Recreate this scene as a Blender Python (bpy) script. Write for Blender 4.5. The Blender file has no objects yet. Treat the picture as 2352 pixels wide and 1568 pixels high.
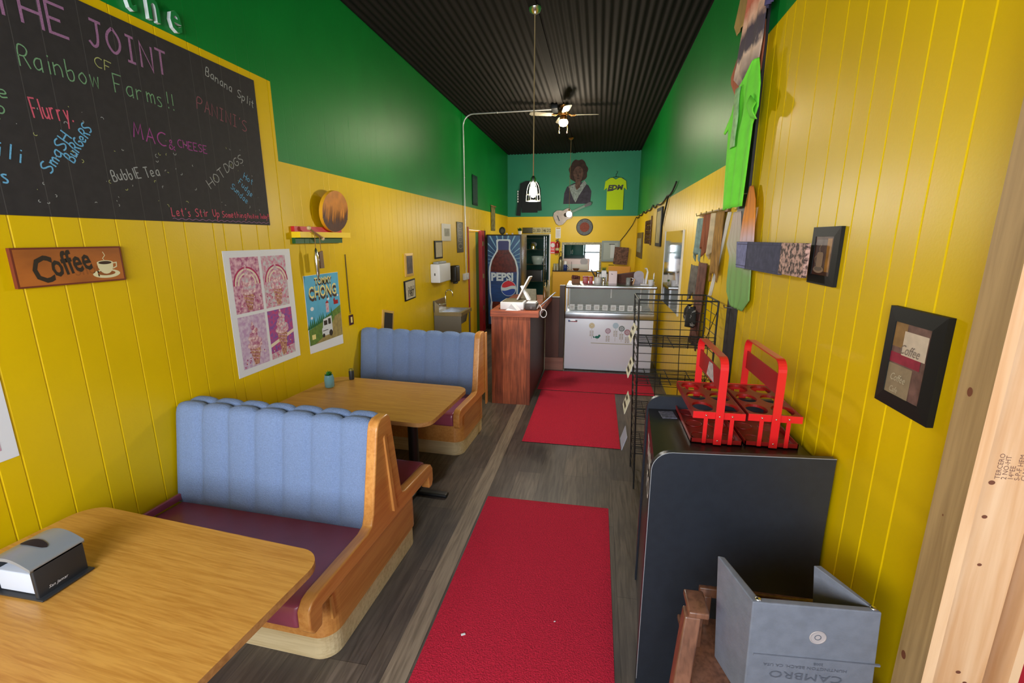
import bpy, bmesh, math, random
from mathutils import Vector, Matrix, Euler
random.seed(7)
scene = bpy.context.scene
PI = math.pi

# ---------------------------------------------------------------- camera
W_PX, H_PX = 2352, 1568
F_PX = 1045.0
cam_data = bpy.data.cameras.new('camera')
cam_data.sensor_fit = 'HORIZONTAL'
cam_data.sensor_width = 36.0
cam_data.lens = F_PX / W_PX * 36.0
cam_data.clip_start = 0.05
cam_data.clip_end = 100
cam = bpy.data.objects.new('camera', cam_data)
scene.collection.objects.link(cam)
cam.matrix_world = Matrix(((0.98312, 0.03974, 0.17855, 0.0),
                           (0.18292, -0.21360, -0.95964, 0.0),
                           (0.0, 0.97611, -0.21728, 1.9),
                           (0, 0, 0, 1)))
# exact orientation from the vanishing points of the room
def _camera_matrix():
    y = Vector((1375 - 1176.0, -(547 - 784.0), -F_PX)).normalized()          # room depth axis in camera space
    z = Vector((0, F_PX * F_PX / 237.0, F_PX)).normalized()                  # room up axis in camera space
    z = (z - y * z.dot(y)).normalized()
    x = y.cross(z)
    r = Matrix((x, y, z))                                                     # camera -> world
    m = r.to_4x4()
    m.translation = Vector((0, 0, 1.9))
    return m
cam.matrix_world = _camera_matrix()
scene.camera = cam

# ---------------------------------------------------------------- world, daylight, exposure
world = bpy.data.worlds.new('world')
scene.world = world
world.use_nodes = True
wn = world.node_tree.nodes
wn['Background'].inputs[0].default_value = (0.80, 0.90, 1.0, 1)
wn['Background'].inputs[1].default_value = 4.0
scene.view_settings.view_transform = 'Standard'
scene.view_settings.look = 'None'
scene.view_settings.gamma = 1.0
scene.view_settings.use_curve_mapping = False
scene.view_settings.exposure = 0.0

def area_light(name, loc, rot, sx, sy, power, col):
    l = bpy.data.lights.new(name, 'AREA')
    l.shape = 'RECTANGLE'; l.size = sx; l.size_y = sy; l.energy = power; l.color = col
    o = bpy.data.objects.new(name, l); scene.collection.objects.link(o)
    o.location = loc; o.rotation_euler = rot
    return o
# daylight entering through the shop window behind the camera and the kitchen window
area_light('daylight_shop_window', (-1.0, -1.75, 2.0), (math.radians(90), 0, 0), 2.4, 1.35, 165, (0.90, 0.95, 1.0))
area_light('daylight_kitchen_window', (-0.1, 14.6, 1.35), (math.radians(-90), 0, 0), 0.9, 1.2, 40, (0.9, 0.95, 1.0))

def point_light(name, loc, power, col, r=0.05, parent=None):
    l = bpy.data.lights.new(name, 'POINT'); l.energy = power; l.color = col; l.shadow_soft_size = r
    o = bpy.data.objects.new(name, l); scene.collection.objects.link(o); o.location = loc
    return o

# ---------------------------------------------------------------- materials
def lin(c):
    c = c / 255.0
    return c / 12.92 if c <= 0.04045 else ((c + 0.055) / 1.055) ** 2.4
def rgb(r, g, b): return (lin(r), lin(g), lin(b), 1.0)
MATS = {}
def mat(name, col, rough=0.5, metal=0.0, var=0.0, scale=20.0, bump=0.0, bscale=None, emit=None, estr=0.0,
        spec=0.5, stretch=None, col2=None, alpha=None, trans=0.0, coat=0.0, detail=4.0, lo=0.35, hi=0.65):
    """colour with optional procedural noise towards col2 (or a darker self) and noise bump"""
    if name in MATS: return MATS[name]
    m = bpy.data.materials.new(name); m.use_nodes = True
    nt = m.node_tree; p = nt.nodes['Principled BSDF']
    p.inputs['Base Color'].default_value = col
    p.inputs['Roughness'].default_value = rough
    p.inputs['Metallic'].default_value = metal
    p.inputs['Specular IOR Level'].default_value = spec
    if trans: p.inputs['Transmission Weight'].default_value = trans
    if coat:
        p.inputs['Coat Weight'].default_value = coat; p.inputs['Coat Roughness'].default_value = 0.12
    if alpha is not None: p.inputs['Alpha'].default_value = alpha
    if emit:
        p.inputs['Emission Color'].default_value = emit; p.inputs['Emission Strength'].default_value = estr
    if var or bump or col2:
        tc = nt.nodes.new('ShaderNodeTexCoord'); mp = nt.nodes.new('ShaderNodeMapping')
        nt.links.new(tc.outputs['Object'], mp.inputs['Vector'])
        if stretch: mp.inputs['Scale'].default_value = stretch
    if var or col2:
        nz = nt.nodes.new('ShaderNodeTexNoise'); nz.inputs['Scale'].default_value = scale
        nz.inputs['Detail'].default_value = detail
        nt.links.new(mp.outputs[0], nz.inputs['Vector'])
        cr = nt.nodes.new('ShaderNodeValToRGB')
        c2 = col2 if col2 else tuple(x * (1 - var) for x in col[:3]) + (1,)
        cr.color_ramp.elements[0].position = lo; cr.color_ramp.elements[0].color = c2
        cr.color_ramp.elements[1].position = hi; cr.color_ramp.elements[1].color = col
        nt.links.new(nz.outputs[0], cr.inputs[0]); nt.links.new(cr.outputs[0], p.inputs['Base Color'])
    if bump:
        nb = nt.nodes.new('ShaderNodeTexNoise'); nb.inputs['Scale'].default_value = bscale or scale
        nb.inputs['Detail'].default_value = 3
        nt.links.new(mp.outputs[0], nb.inputs['Vector'])
        bn = nt.nodes.new('ShaderNodeBump'); bn.inputs['Strength'].default_value = bump; bn.inputs['Distance'].default_value = 0.01
        nt.links.new(nb.outputs[0], bn.inputs['Height']); nt.links.new(bn.outputs[0], p.inputs['Normal'])
    MATS[name] = m
    return m

def wood_mat(name, c1, c2, axis='Y', rough=0.4, scale=3.0, fine=60.0, coat=0.0, rings=0.0):
    """grain running along the given axis of the object"""
    if name in MATS: return MATS[name]
    m = bpy.data.materials.new(name); m.use_nodes = True
    nt = m.node_tree; p = nt.nodes['Principled BSDF']; p.inputs['Roughness'].default_value = rough
    if coat: p.inputs['Coat Weight'].default_value = coat; p.inputs['Coat Roughness'].default_value = 0.15
    tc = nt.nodes.new('ShaderNodeTexCoord'); mp = nt.nodes.new('ShaderNodeMapping')
    s = {'X': (0.06, 1, 1), 'Y': (1, 0.06, 1), 'Z': (1, 1, 0.06)}[axis]
    mp.inputs['Scale'].default_value = s
    nt.links.new(tc.outputs['Object'], mp.inputs['Vector'])
    n1 = nt.nodes.new('ShaderNodeTexNoise'); n1.inputs['Scale'].default_value = fine; n1.inputs['Detail'].default_value = 6
    n1.inputs['Distortion'].default_value = 0.6
    n2 = nt.nodes.new('ShaderNodeTexNoise'); n2.inputs['Scale'].default_value = scale * 4; n2.inputs['Detail'].default_value = 3
    n2.inputs['Distortion'].default_value = 1.5 + rings
    nt.links.new(mp.outputs[0], n1.inputs['Vector']); nt.links.new(mp.outputs[0], n2.inputs['Vector'])
    mx = nt.nodes.new('ShaderNodeMath'); mx.operation = 'MULTIPLY_ADD'; mx.inputs[1].default_value = 0.55
    ml = nt.nodes.new('ShaderNodeMath'); ml.operation = 'MULTIPLY'; ml.inputs[1].default_value = 0.45
    nt.links.new(n1.outputs[0], mx.inputs[0]); nt.links.new(n2.outputs[0], ml.inputs[0]); nt.links.new(ml.outputs[0], mx.inputs[2])
    cr = nt.nodes.new('ShaderNodeValToRGB')
    cr.color_ramp.elements[0].position = 0.38; cr.color_ramp.elements[0].color = c2
    cr.color_ramp.elements[1].position = 0.58; cr.color_ramp.elements[1].color = c1
    nt.links.new(mx.outputs[0], cr.inputs[0]); nt.links.new(cr.outputs[0], p.inputs['Base Color'])
    MATS[name] = m
    return m

def plank_mat(name, c1, c2, c3, width, length, axis='Y', rough=0.5, wear=None):
    """boards side by side: brick texture with per-board tone plus grain"""
    if name in MATS: return MATS[name]
    m = bpy.data.materials.new(name); m.use_nodes = True
    nt = m.node_tree; p = nt.nodes['Principled BSDF']; p.inputs['Roughness'].default_value = rough
    tc = nt.nodes.new('ShaderNodeTexCoord'); mp = nt.nodes.new('ShaderNodeMapping')
    nt.links.new(tc.outputs['Object'], mp.inputs['Vector'])
    if axis == 'Y': mp.inputs['Rotation'].default_value = (0, 0, PI / 2)
    if axis == 'XZ':
        sp = nt.nodes.new('ShaderNodeSeparateXYZ'); cb = nt.nodes.new('ShaderNodeCombineXYZ')
        nt.links.new(tc.outputs['Object'], sp.inputs[0])
        nt.links.new(sp.outputs[2], cb.inputs[0]); nt.links.new(sp.outputs[0], cb.inputs[1]); nt.links.new(sp.outputs[1], cb.inputs[2])
        nt.links.new(cb.outputs[0], mp.inputs['Vector'])
    br = nt.nodes.new('ShaderNodeTexBrick')
    br.inputs['Scale'].default_value = 1.0
    br.inputs['Brick Width'].default_value = length; br.inputs['Row Height'].default_value = width
    br.inputs['Mortar Size'].default_value = 0.0015; br.inputs['Mortar Smooth'].default_value = 0.3
    br.inputs['Color1'].default_value = c1; br.inputs['Color2'].default_value = c2
    br.inputs['Mortar'].default_value = tuple(x * 0.3 for x in c1[:3]) + (1,)
    nt.links.new(mp.outputs[0], br.inputs['Vector'])
    m2 = nt.nodes.new('ShaderNodeMapping'); m2.inputs['Scale'].default_value = (0.08, 1, 1)
    nt.links.new(mp.outputs[0], m2.inputs['Vector'])
    nz = nt.nodes.new('ShaderNodeTexNoise'); nz.inputs['Scale'].default_value = 45; nz.inputs['Detail'].default_value = 6; nz.inputs['Distortion'].default_value = 0.8
    nt.links.new(m2.outputs[0], nz.inputs['Vector'])
    nz2 = nt.nodes.new('ShaderNodeTexNoise'); nz2.inputs['Scale'].default_value = 2.2; nz2.inputs['Detail'].default_value = 5
    nt.links.new(mp.outputs[0], nz2.inputs['Vector'])
    cr = nt.nodes.new('ShaderNodeValToRGB'); cr.color_ramp.elements[0].position = 0.35; cr.color_ramp.elements[1].position = 0.65
    cr.color_ramp.elements[0].color = (0.55, 0.55, 0.55, 1); cr.color_ramp.elements[1].color = (1.1, 1.1, 1.1, 1)
    nt.links.new(nz.outputs[0], cr.inputs[0])
    mul = nt.nodes.new('ShaderNodeMixRGB'); mul.blend_type = 'MULTIPLY'; mul.inputs[0].default_value = 1
    nt.links.new(br.outputs[0], mul.inputs[1]); nt.links.new(cr.outputs[0], mul.inputs[2])
    mix = nt.nodes.new('ShaderNodeMixRGB'); mix.inputs[2].default_value = c3
    cr2 = nt.nodes.new('ShaderNodeValToRGB'); cr2.color_ramp.elements[0].position = 0.45; cr2.color_ramp.elements[1].position = 0.75
    cr2.color_ramp.elements[1].color = (0.7, 0.7, 0.7, 1)
    nt.links.new(nz2.outputs[0], cr2.inputs[0]); nt.links.new(cr2.outputs[0], mix.inputs[0])
    nt.links.new(mul.outputs[0], mix.inputs[1]); nt.links.new(mix.outputs[0], p.inputs['Base Color'])
    bn = nt.nodes.new('ShaderNodeBump'); bn.inputs['Strength'].default_value = 0.15; bn.inputs['Distance'].default_value = 0.004
    nt.links.new(nz.outputs[0], bn.inputs['Height']); nt.links.new(bn.outputs[0], p.inputs['Normal'])
    MATS[name] = m
    return m

# ---------------------------------------------------------------- objects
def wloc(o):
    v = Vector((0, 0, 0))
    while o is not None:
        v = v + o.location; o = o.parent
    return v
def tag(o, label=None, cat=None, group=None, kind=None):
    if label: o['label'] = label
    if cat: o['category'] = cat
    if group: o['group'] = group
    if kind: o['kind'] = kind
    return o
def thing(name, label, cat, loc, group=None):
    o = bpy.data.objects.new(name, None); scene.collection.objects.link(o)
    o.location = loc; o.empty_display_size = 0.1
    return tag(o, label, cat, group)
def copy_tree(o, parent=None):
    c = o.copy(); scene.collection.objects.link(c)
    if parent is not None: c.parent = parent
    for ch in list(o.children): copy_tree(ch, c)
    return c

class Pl:
    """a plane in the room: u to the right, v up, n towards the viewer"""
    def __init__(s, o, u, v):
        s.o = Vector(o); s.u = Vector(u); s.v = Vector(v); s.n = s.u.cross(s.v)
    def p(s, u, v, d=0.0): return s.o + s.u * u + s.v * v + s.n * d
XL, XR, YB, ZC = -2.307, 0.909, 11.82, 3.92
LW = Pl((XL, 0, 0), (0, 1, 0), (0, 0, 1))        # u = Y
RW = Pl((XR, 0, 0), (0, -1, 0), (0, 0, 1))       # u = -Y
BW = Pl((0, YB, 0), (1, 0, 0), (0, 0, 1))        # u = X

class MB:
    def __init__(s): s.v = []; s.f = []; s.m = []; s.mats = []; s.sm = []
    def mi(s, m):
        if m is None: return 0
        if m not in s.mats: s.mats.append(m)
        return s.mats.index(m)
    def add(s, vs, fs, m=None, smooth=False):
        b = len(s.v); i = s.mi(m)
        s.v += [Vector(x) for x in vs]
        for f in fs: s.f.append([b + k for k in f]); s.m.append(i); s.sm.append(smooth)
        return s
    def box(s, a, b, m=None, bev=0.0, rot=None, piv=None):
        a = Vector(a); b = Vector(b)
        lo = Vector((min(a.x, b.x), min(a.y, b.y), min(a.z, b.z))); hi = Vector((max(a.x, b.x), max(a.y, b.y), max(a.z, b.z)))
        if bev > 0:
            bm = bmesh.new(); bmesh.ops.create_cube(bm, size=1)
            d = hi - lo
            for v in bm.verts: v.co = Vector((v.co.x * d.x, v.co.y * d.y, v.co.z * d.z)) + (lo + hi) / 2
            bmesh.ops.bevel(bm, geom=list(bm.edges), offset=min(bev, min(d) * 0.49), segments=3, affect='EDGES', profile=0.5)
            vs = [v.co.copy() for v in bm.verts]; bm.verts.index_update()
            fs = [[v.index for v in f.verts] for f in bm.faces]; bm.free(); sm = True
        else:
            vs = [Vector((x, y, z)) for x in (lo.x, hi.x) for y in (lo.y, hi.y) for z in (lo.z, hi.z)]
            fs = [(0, 1, 3, 2), (4, 6, 7, 5), (0, 4, 5, 1), (2, 3, 7, 6), (0, 2, 6, 4), (1, 5, 7, 3)]; sm = False
        if rot is not None:
            pv = Vector(piv) if piv is not None else (lo + hi) / 2
            r = Euler(rot).to_matrix(); vs = [r @ (v - pv) + pv for v in vs]
        return s.add(vs, fs, m, sm)
    def pbox(s, pl, u0, v0, u1, v1, d0, d1, m=None, bev=0.0):
        k = MB().box((u0, v0, d0), (u1, v1, d1), m, bev)
        return s.add([pl.p(v.x, v.y, v.z) for v in k.v], k.f, m, bev > 0)
    def hexa(s, q, m=None):
        """eight corners: bottom ring then top ring"""
        return s.add(q, [(0, 3, 2, 1), (4, 5, 6, 7), (0, 1, 5, 4), (1, 2, 6, 5), (2, 3, 7, 6), (3, 0, 4, 7)], m)
    def prism(s, pts, ext, m=None, mcap=None, smooth=False):
        """planar polygon (3-D points) extruded by vector ext"""
        ext = Vector(ext); pts = [Vector(p) for p in pts]; n = len(pts)
        s.add(pts + [p + ext for p in pts], [(i, (i + 1) % n, (i + 1) % n + n, i + n) for i in range(n)], m, smooth)
        s.add(pts, [list(range(n))[::-1]], mcap or m)
        s.add([p + ext for p in pts], [list(range(n))], mcap or m)
        return s
    def poly(s, pl, pts, d, m=None): return s.add([pl.p(u, v, d) for u, v in pts], [list(range(len(pts)))], m)
    def rect(s, pl, u0, v0, u1, v1, d, m=None): return s.poly(pl, [(u0, v0), (u1, v0), (u1, v1), (u0, v1)], d, m)
    def disc(s, pl, u, v, r, d, m=None, n=24, ry=None, a0=0.0):
        ry = ry or r
        return s.poly(pl, [(u + r * math.cos(a0 + 2 * PI * i / n), v + ry * math.sin(a0 + 2 * PI * i / n)) for i in range(n)], d, m)
    def stroke(s, pl, pts, w, d, m=None):
        """flat ribbon along a polyline lying on a plane"""
        P = [pts[0]] + [q for p, q in zip(pts[:-1], pts[1:]) if math.hypot(q[0] - p[0], q[1] - p[1]) > 1e-6]
        n = len(P)
        if n < 2: return s
        vs = []
        for i, p in enumerate(P):
            nx = ny = 0.0; segs = ([(P[i - 1], p)] if i else []) + ([(p, P[i + 1])] if i < n - 1 else []); ns = []
            for q, r in segs:
                L = math.hypot(r[0] - q[0], r[1] - q[1]); ns.append((-(r[1] - q[1]) / L, (r[0] - q[0]) / L))
            nx = sum(k[0] for k in ns); ny = sum(k[1] for k in ns); L = math.hypot(nx, ny)
            if L < .3: nx, ny = ns[0]; L = 1.0
            sc = min(1.8, 2.0 / L if len(ns) == 2 and L >= .3 else 1.0) * w / 2
            vs += [pl.p(p[0] - nx / L * sc, p[1] - ny / L * sc, d), pl.p(p[0] + nx / L * sc, p[1] + ny / L * sc, d)]
        s.add(vs, [(2 * i, 2 * i + 2, 2 * i + 3, 2 * i + 1) for i in range(n - 1)], m)
        return s
    def tube(s, pts, r, m=None, n=8, closed=False, caps=True):
        pts = [Vector(p) for p in pts]; N = len(pts); rs = r if isinstance(r, (list, tuple)) else [r] * N
        vs = []; up = None
        for i, p in enumerate(pts):
            if closed: t = pts[(i + 1) % N] - pts[i - 1]
            else: t = pts[min(i + 1, N - 1)] - pts[max(i - 1, 0)]
            if t.length < 1e-9: t = Vector((0, 0, 1))
            t.normalize()
            if up is None:
                up = Vector((0, 0, 1)) if abs(t.z) < 0.9 else Vector((1, 0, 0))
            up = (up - t * up.dot(t))
            if up.length < 1e-6: up = Vector((1, 0, 0)) if abs(t.x) < 0.9 else Vector((0, 1, 0)); up = up - t * up.dot(t)
            up.normalize(); w = t.cross(up)
            vs += [p + (up * math.cos(2 * PI * k / n) + w * math.sin(2 * PI * k / n)) * rs[i] for k in range(n)]
        fs = []
        for i in range(N if closed else N - 1):
            j = (i + 1) % N
            fs += [(i * n + k, i * n + (k + 1) % n, j * n + (k + 1) % n, j * n + k) for k in range(n)]
        s.add(vs, fs, m, n > 4)
        if caps and not closed:
            s.add(vs[:n], [list(range(n))[::-1]], m); s.add(vs[-n:], [list(range(n))], m)
        return s
    def lathe(s, c, prof, m=None, n=24, axis=(0, 0, 1), smooth=True, caps=True):
        """prof: list of (radius, height) along axis from point c"""
        a = Vector(axis).normalized(); u = a.orthogonal().normalized(); w = a.cross(u); c = Vector(c)
        vs = [c + a * h + (u * math.cos(2 * PI * k / n) + w * math.sin(2 * PI * k / n)) * r for r, h in prof for k in range(n)]
        fs = [(i * n + k, i * n + (k + 1) % n, (i + 1) * n + (k + 1) % n, (i + 1) * n + k) for i in range(len(prof) - 1) for k in range(n)]
        s.add(vs, fs, m, smooth)
        if caps and prof[0][0] > 1e-5: s.add(vs[:n], [list(range(n))[::-1]], m)
        if caps and prof[-1][0] > 1e-5: s.add(vs[-n:], [list(range(n))], m)
        return s
    def ball(s, c, r, m=None, n=16, sq=(1, 1, 1)):
        c = Vector(c); k = n // 2
        vs = []
        for i in range(k + 1):
            t = PI * i / k
            for j in range(n):
                q = 2 * PI * j / n
                vs.append(c + Vector((math.sin(t) * math.cos(q) * sq[0], math.sin(t) * math.sin(q) * sq[1], math.cos(t) * sq[2])) * r)
        fs = [(i * n + j, (i + 1) * n + j, (i + 1) * n + (j + 1) % n, i * n + (j + 1) % n) for i in range(k) for j in range(n)]
        return s.add(vs, fs, m, True)
    def grid(s, fn, nu, nv, m=None, smooth=True):
        vs = [fn(i / nu, j / nv) for j in range(nv + 1) for i in range(nu + 1)]
        fs = [(j * (nu + 1) + i, j * (nu + 1) + i + 1, (j + 1) * (nu + 1) + i + 1, (j + 1) * (nu + 1) + i) for j in range(nv) for i in range(nu)]
        return s.add(vs, fs, m, smooth)
    def text(s, pl, txt, u, v, h, d, m=None, rot=0.0, wscale=1.0, align='LEFT', ext=0.0, shear=0.0, bold=0.0):
        cu = bpy.data.curves.new('text', 'FONT'); cu.body = txt; cu.size = h / 0.7; cu.align_x = align
        cu.extrude = ext; cu.resolution_u = 2; cu.shear = shear; cu.offset = bold
        ob = bpy.data.objects.new('text', cu); scene.collection.objects.link(ob)
        me = bpy.data.meshes.new_from_object(ob.evaluated_get(bpy.context.evaluated_depsgraph_get()))
        ca, sa = math.cos(rot), math.sin(rot)
        vs = []
        for q in me.vertices:
            x, y = q.co.x * wscale, q.co.y
            vs.append(pl.p(u + x * ca - y * sa, v + x * sa + y * ca, d + q.co.z))
        s.add(vs, [list(p.vertices) for p in me.polygons], m)
        bpy.data.objects.remove(ob); bpy.data.curves.remove(cu); bpy.data.meshes.remove(me)
        return s
    def build(s, name, m=None, parent=None, thick=0.0, clean=False):
        me = bpy.data.meshes.new(name)
        if not s.mats: s.mats = [m]
        org = wloc(parent) if parent is not None else None
        if org is None:
            xs = [v.x for v in s.v]; ys = [v.y for v in s.v]; zs = [v.z for v in s.v]
            org = Vector(((min(xs) + max(xs)) / 2, (min(ys) + max(ys)) / 2, min(zs)))
        me.from_pydata([v - org for v in s.v], [], s.f)
        for k in s.mats: me.materials.append(k if k is not None else m)
        for p, i, q in zip(me.polygons, s.m, s.sm): p.material_index = i; p.use_smooth = q
        if clean:
            bm = bmesh.new(); bm.from_mesh(me); bmesh.ops.remove_doubles(bm, verts=bm.verts, dist=1e-5)
            bmesh.ops.recalc_face_normals(bm, faces=bm.faces); bm.to_mesh(me); bm.free()
        me.update()
        o = bpy.data.objects.new(name, me); scene.collection.objects.link(o)
        if parent is not None: o.parent = parent
        else: o.location = org
        if thick:
            md = o.modifiers.new('thickness', 'SOLIDIFY'); md.thickness = thick; md.offset = 0
        return o
def struct(name, mb, m=None): return tag(mb.build(name, m), kind='structure')
def rounded(u0, v0, u1, v1, r, n=6, corners=(1, 1, 1, 1)):
    """rounded rectangle outline, corners from lower-left counter-clockwise"""
    out = []
    for k, (cx, cy, a) in enumerate(((u0, v0, PI), (u1, v0, 1.5 * PI), (u1, v1, 0), (u0, v1, 0.5 * PI))):
        if not corners[k]: out.append((cx, cy)); continue
        ox = cx + (r if k in (0, 3) else -r); oy = cy + (r if k in (0, 1) else -r)
        out += [(ox + r * math.cos(a + PI / 2 * i / n), oy + r * math.sin(a + PI / 2 * i / n)) for i in range(n + 1)]
    return out

# single-stroke hand lettering, on a 6 x 10 grid
GL = {
'A': '0,0 3,10 6,0|1,4 5,4', 'B': '0,0 0,10 4,10 5,8 4,5 0,5|4,5 6,3 5,0 0,0', 'C': '6,9 3,10 0,7 0,3 3,0 6,1',
'D': '0,0 0,10 3,10 6,7 6,3 3,0 0,0', 'E': '6,10 0,10 0,0 6,0|0,5 4,5', 'F': '6,10 0,10 0,0|0,5 4,5', 'G': '6,9 3,10 0,7 0,3 3,0 6,2 6,5 3.5,5',
'H': '0,0 0,10|6,0 6,10|0,5 6,5', 'I': '1,10 5,10|3,10 3,0|1,0 5,0', 'J': '1,10 6,10|4,10 4,2 2,0 0,2', 'L': '0,10 0,0 5,0', 'M': '0,0 1,10 3,3 5,10 6,0',
'N': '0,0 0,10 6,0 6,10', 'O': '3,10 0,7 0,3 3,0 6,3 6,7 3,10', 'P': '0,0 0,10 4,10 6,8 4,5 0,5', 'R': '0,0 0,10 4,10 6,8 4,5 0,5|3,5 6,0',
'S': '6,9 3,10 0,8 1,6 5,4 6,2 3,0 0,1', 'T': '0,10 6,10|3,10 3,0', 'U': '0,10 0,3 3,0 6,3 6,10', 'W': '0,10 1.5,0 3,6 4.5,0 6,10', 'Z': '0,10 6,10 0,0 6,0',
'a': '5,6 2,6 0,3 2,0 5,2|5,6 5,0', 'b': '0,10 0,0 4,0 5,3 4,6 0,4', 'c': '5,5 3,6 0,4 0,2 3,0 5,1', 'd': '5,10 5,0 2,0 0,3 2,6 5,5', 'e': '0,3 5,3 4,6 1,6 0,3 1,0 5,1',
'f': '4,10 2,9 2,0|0,6 4,6', 'g': '5,6 2,6 0,3 2,1 5,2|5,6 5,-3 1,-3', 'h': '0,10 0,0|0,4 3,6 5,4 5,0', 'i': '2,6 2,0|2,8 2,8.8', 'l': '2,10 2,0',
'm': '0,6 0,0|0,4 2,6 3,4 3,0|3,4 5,6 6,4 6,0', 'n': '0,6 0,0|0,4 3,6 5,4 5,0', 'o': '3,6 0,4 0,2 3,0 5,2 5,4 3,6', 'p': '0,6 0,-4|0,5 4,6 5,3 3,0 0,1', 'r': '0,6 0,0|0,4 2,6 4,5.5',
's': '4,5.5 2,6 0,5 4,2 3,0 0,0.5', 't': '2,9 2,1 4,0|0,6 4,6', 'u': '0,6 0,2 2,0 5,2|5,6 5,0', 'v': '0,6 2.5,0 5,6', 'w': '0,6 1,0 3,5 5,0 6,6', 'y': '0,6 2.5,1|5,6 1,-4',
'!': '2,10 2,3|2,1 2,0', '.': '1,0 1,1', "'": '2,10 1,8', '&': '6,0 1,8 3,10 4,8 0,3 2,0 6,4', '-': '0,5 5,5',
'1': '1,8 3,10 3,0', '2': '0,8 3,10 6,8 0,0 6,0', '3': '0,9 4,10 5,7 2,5 6,3 3,0 0,1', '4': '5,0 5,10 0,3 6,3', '5': '6,10 0,10 0,6 4,6 6,3 3,0 0,1', '6': '5,10 0,4 2,0 6,2 4,5 0,4',
}
def hand(mb, pl, txt, u0, v0, u1, v1, h, w, d, m, jitter=0.04):
    """hand lettering from (u0,v0) to (u1,v1) along the baseline with capital height h"""
    L = math.hypot(u1 - u0, v1 - v0); ca, sa = (u1 - u0) / L, (v1 - v0) / L
    adv = [0.75 if c == ' ' else (0.55 if c in "il.!'" else 1.0) for c in txt]
    k = L / (sum(adv) - 0.2); x = 0.0
    for c, a in zip(txt, adv):
        if c in GL:
            jy = random.uniform(-jitter, jitter) * h
            for st in GL[c].split('|'):
                pts = []
                for q in st.split(' '):
                    gx, gy = map(float, q.split(','))
                    lx = x + gx / 6 * 0.74 * k * (1 if a == 1.0 else 0.8); ly = gy / 10 * h + jy
                    pts.append((u0 + lx * ca - ly * sa, v0 + lx * sa + ly * ca))
                if c not in 'AEFHILMNTVWZvwy14' and len(pts) > 2:
                    for _ in range(2):
                        np_ = [pts[0]]
                        for p, q in zip(pts[:-1], pts[1:]): np_ += [(p[0] * .75 + q[0] * .25, p[1] * .75 + q[1] * .25), (p[0] * .25 + q[0] * .75, p[1] * .25 + q[1] * .75)]
                        pts = np_ + [pts[-1]]
                d += 3e-5
                mb.stroke(pl, pts, w, d, m)
        x += a * k
# ---------------------------------------------------------------- palette
YEL = mat('yellow wall paint', rgb(226, 188, 0), 0.40, var=0.05, scale=3.0, bump=0.04, bscale=90, spec=.26)
GRN = mat('green wall paint', rgb(0, 128, 46), 0.42, spec=.35, var=0.12, scale=2.0, bump=0.05, bscale=90)
TEAL = mat('teal green back wall', rgb(12, 132, 96), 0.5, var=0.1, scale=2.0, bump=0.05, bscale=90)  # bluer green, used only on the upper back wall
KGRN = mat('kitchen green paint', rgb(0, 92, 76), 0.4)
BLK = mat('black metal', rgb(22, 22, 24), 0.45)
DARKP = mat('dark plastic', rgb(38, 40, 44), 0.5)
WHITE = mat('white enamel', rgb(222, 224, 232), 0.35)
PAPER = mat('white paper', rgb(228, 228, 232), 0.8)
STEEL = mat('stainless steel', rgb(190, 192, 196), 0.28, 1.0, var=0.15, scale=8)
CHROME = mat('chrome', rgb(225, 225, 228), 0.12, 1.0)
OAK = wood_mat('honey oak', rgb(218, 152, 80), rgb(200, 130, 62), 'Y', 0.35, coat=0.3)
OAKZ = wood_mat('honey oak upright', rgb(218, 152, 80), rgb(200, 130, 62), 'Z', 0.35, coat=0.3)
MAPLE = wood_mat('pale maple laminate', rgb(226, 204, 160), rgb(204, 178, 132), 'X', 0.45)
TOPW = wood_mat('golden oak laminate', rgb(204, 150, 72), rgb(182, 126, 54), 'X', 0.36, fine=130, rings=2.0, coat=0.15)
VINYL = mat('maroon vinyl', rgb(160, 74, 94), 0.32, var=0.12, scale=6, bump=0.05, bscale=120, coat=0.3)
BLUE = mat('blue woven fabric', rgb(124, 146, 188), 0.85, var=0.16, scale=160, bump=0.5, bscale=170)
REDM = mat('red carpet', rgb(214, 24, 62), 0.95, var=0.3, scale=120, bump=0.9, bscale=140)
RECL = plank_mat('reclaimed boards', rgb(196, 104, 66), rgb(150, 72, 44), rgb(84, 42, 30), 0.092, 2.4, 'XZ', 0.6)
DKW = mat('dark brown panel', rgb(92, 56, 46), 0.55, var=0.35, scale=9, stretch=(1, 1, 0.15))
FLOOR = plank_mat('dark laminate floor', rgb(112, 100, 90), rgb(84, 76, 72), rgb(58, 56, 60), 0.19, 1.25, 'Y', 0.42)
PALEP = wood_mat('pale worn floor board', rgb(150, 134, 116), rgb(112, 98, 84), 'Y', 0.5, scale=4)

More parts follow.
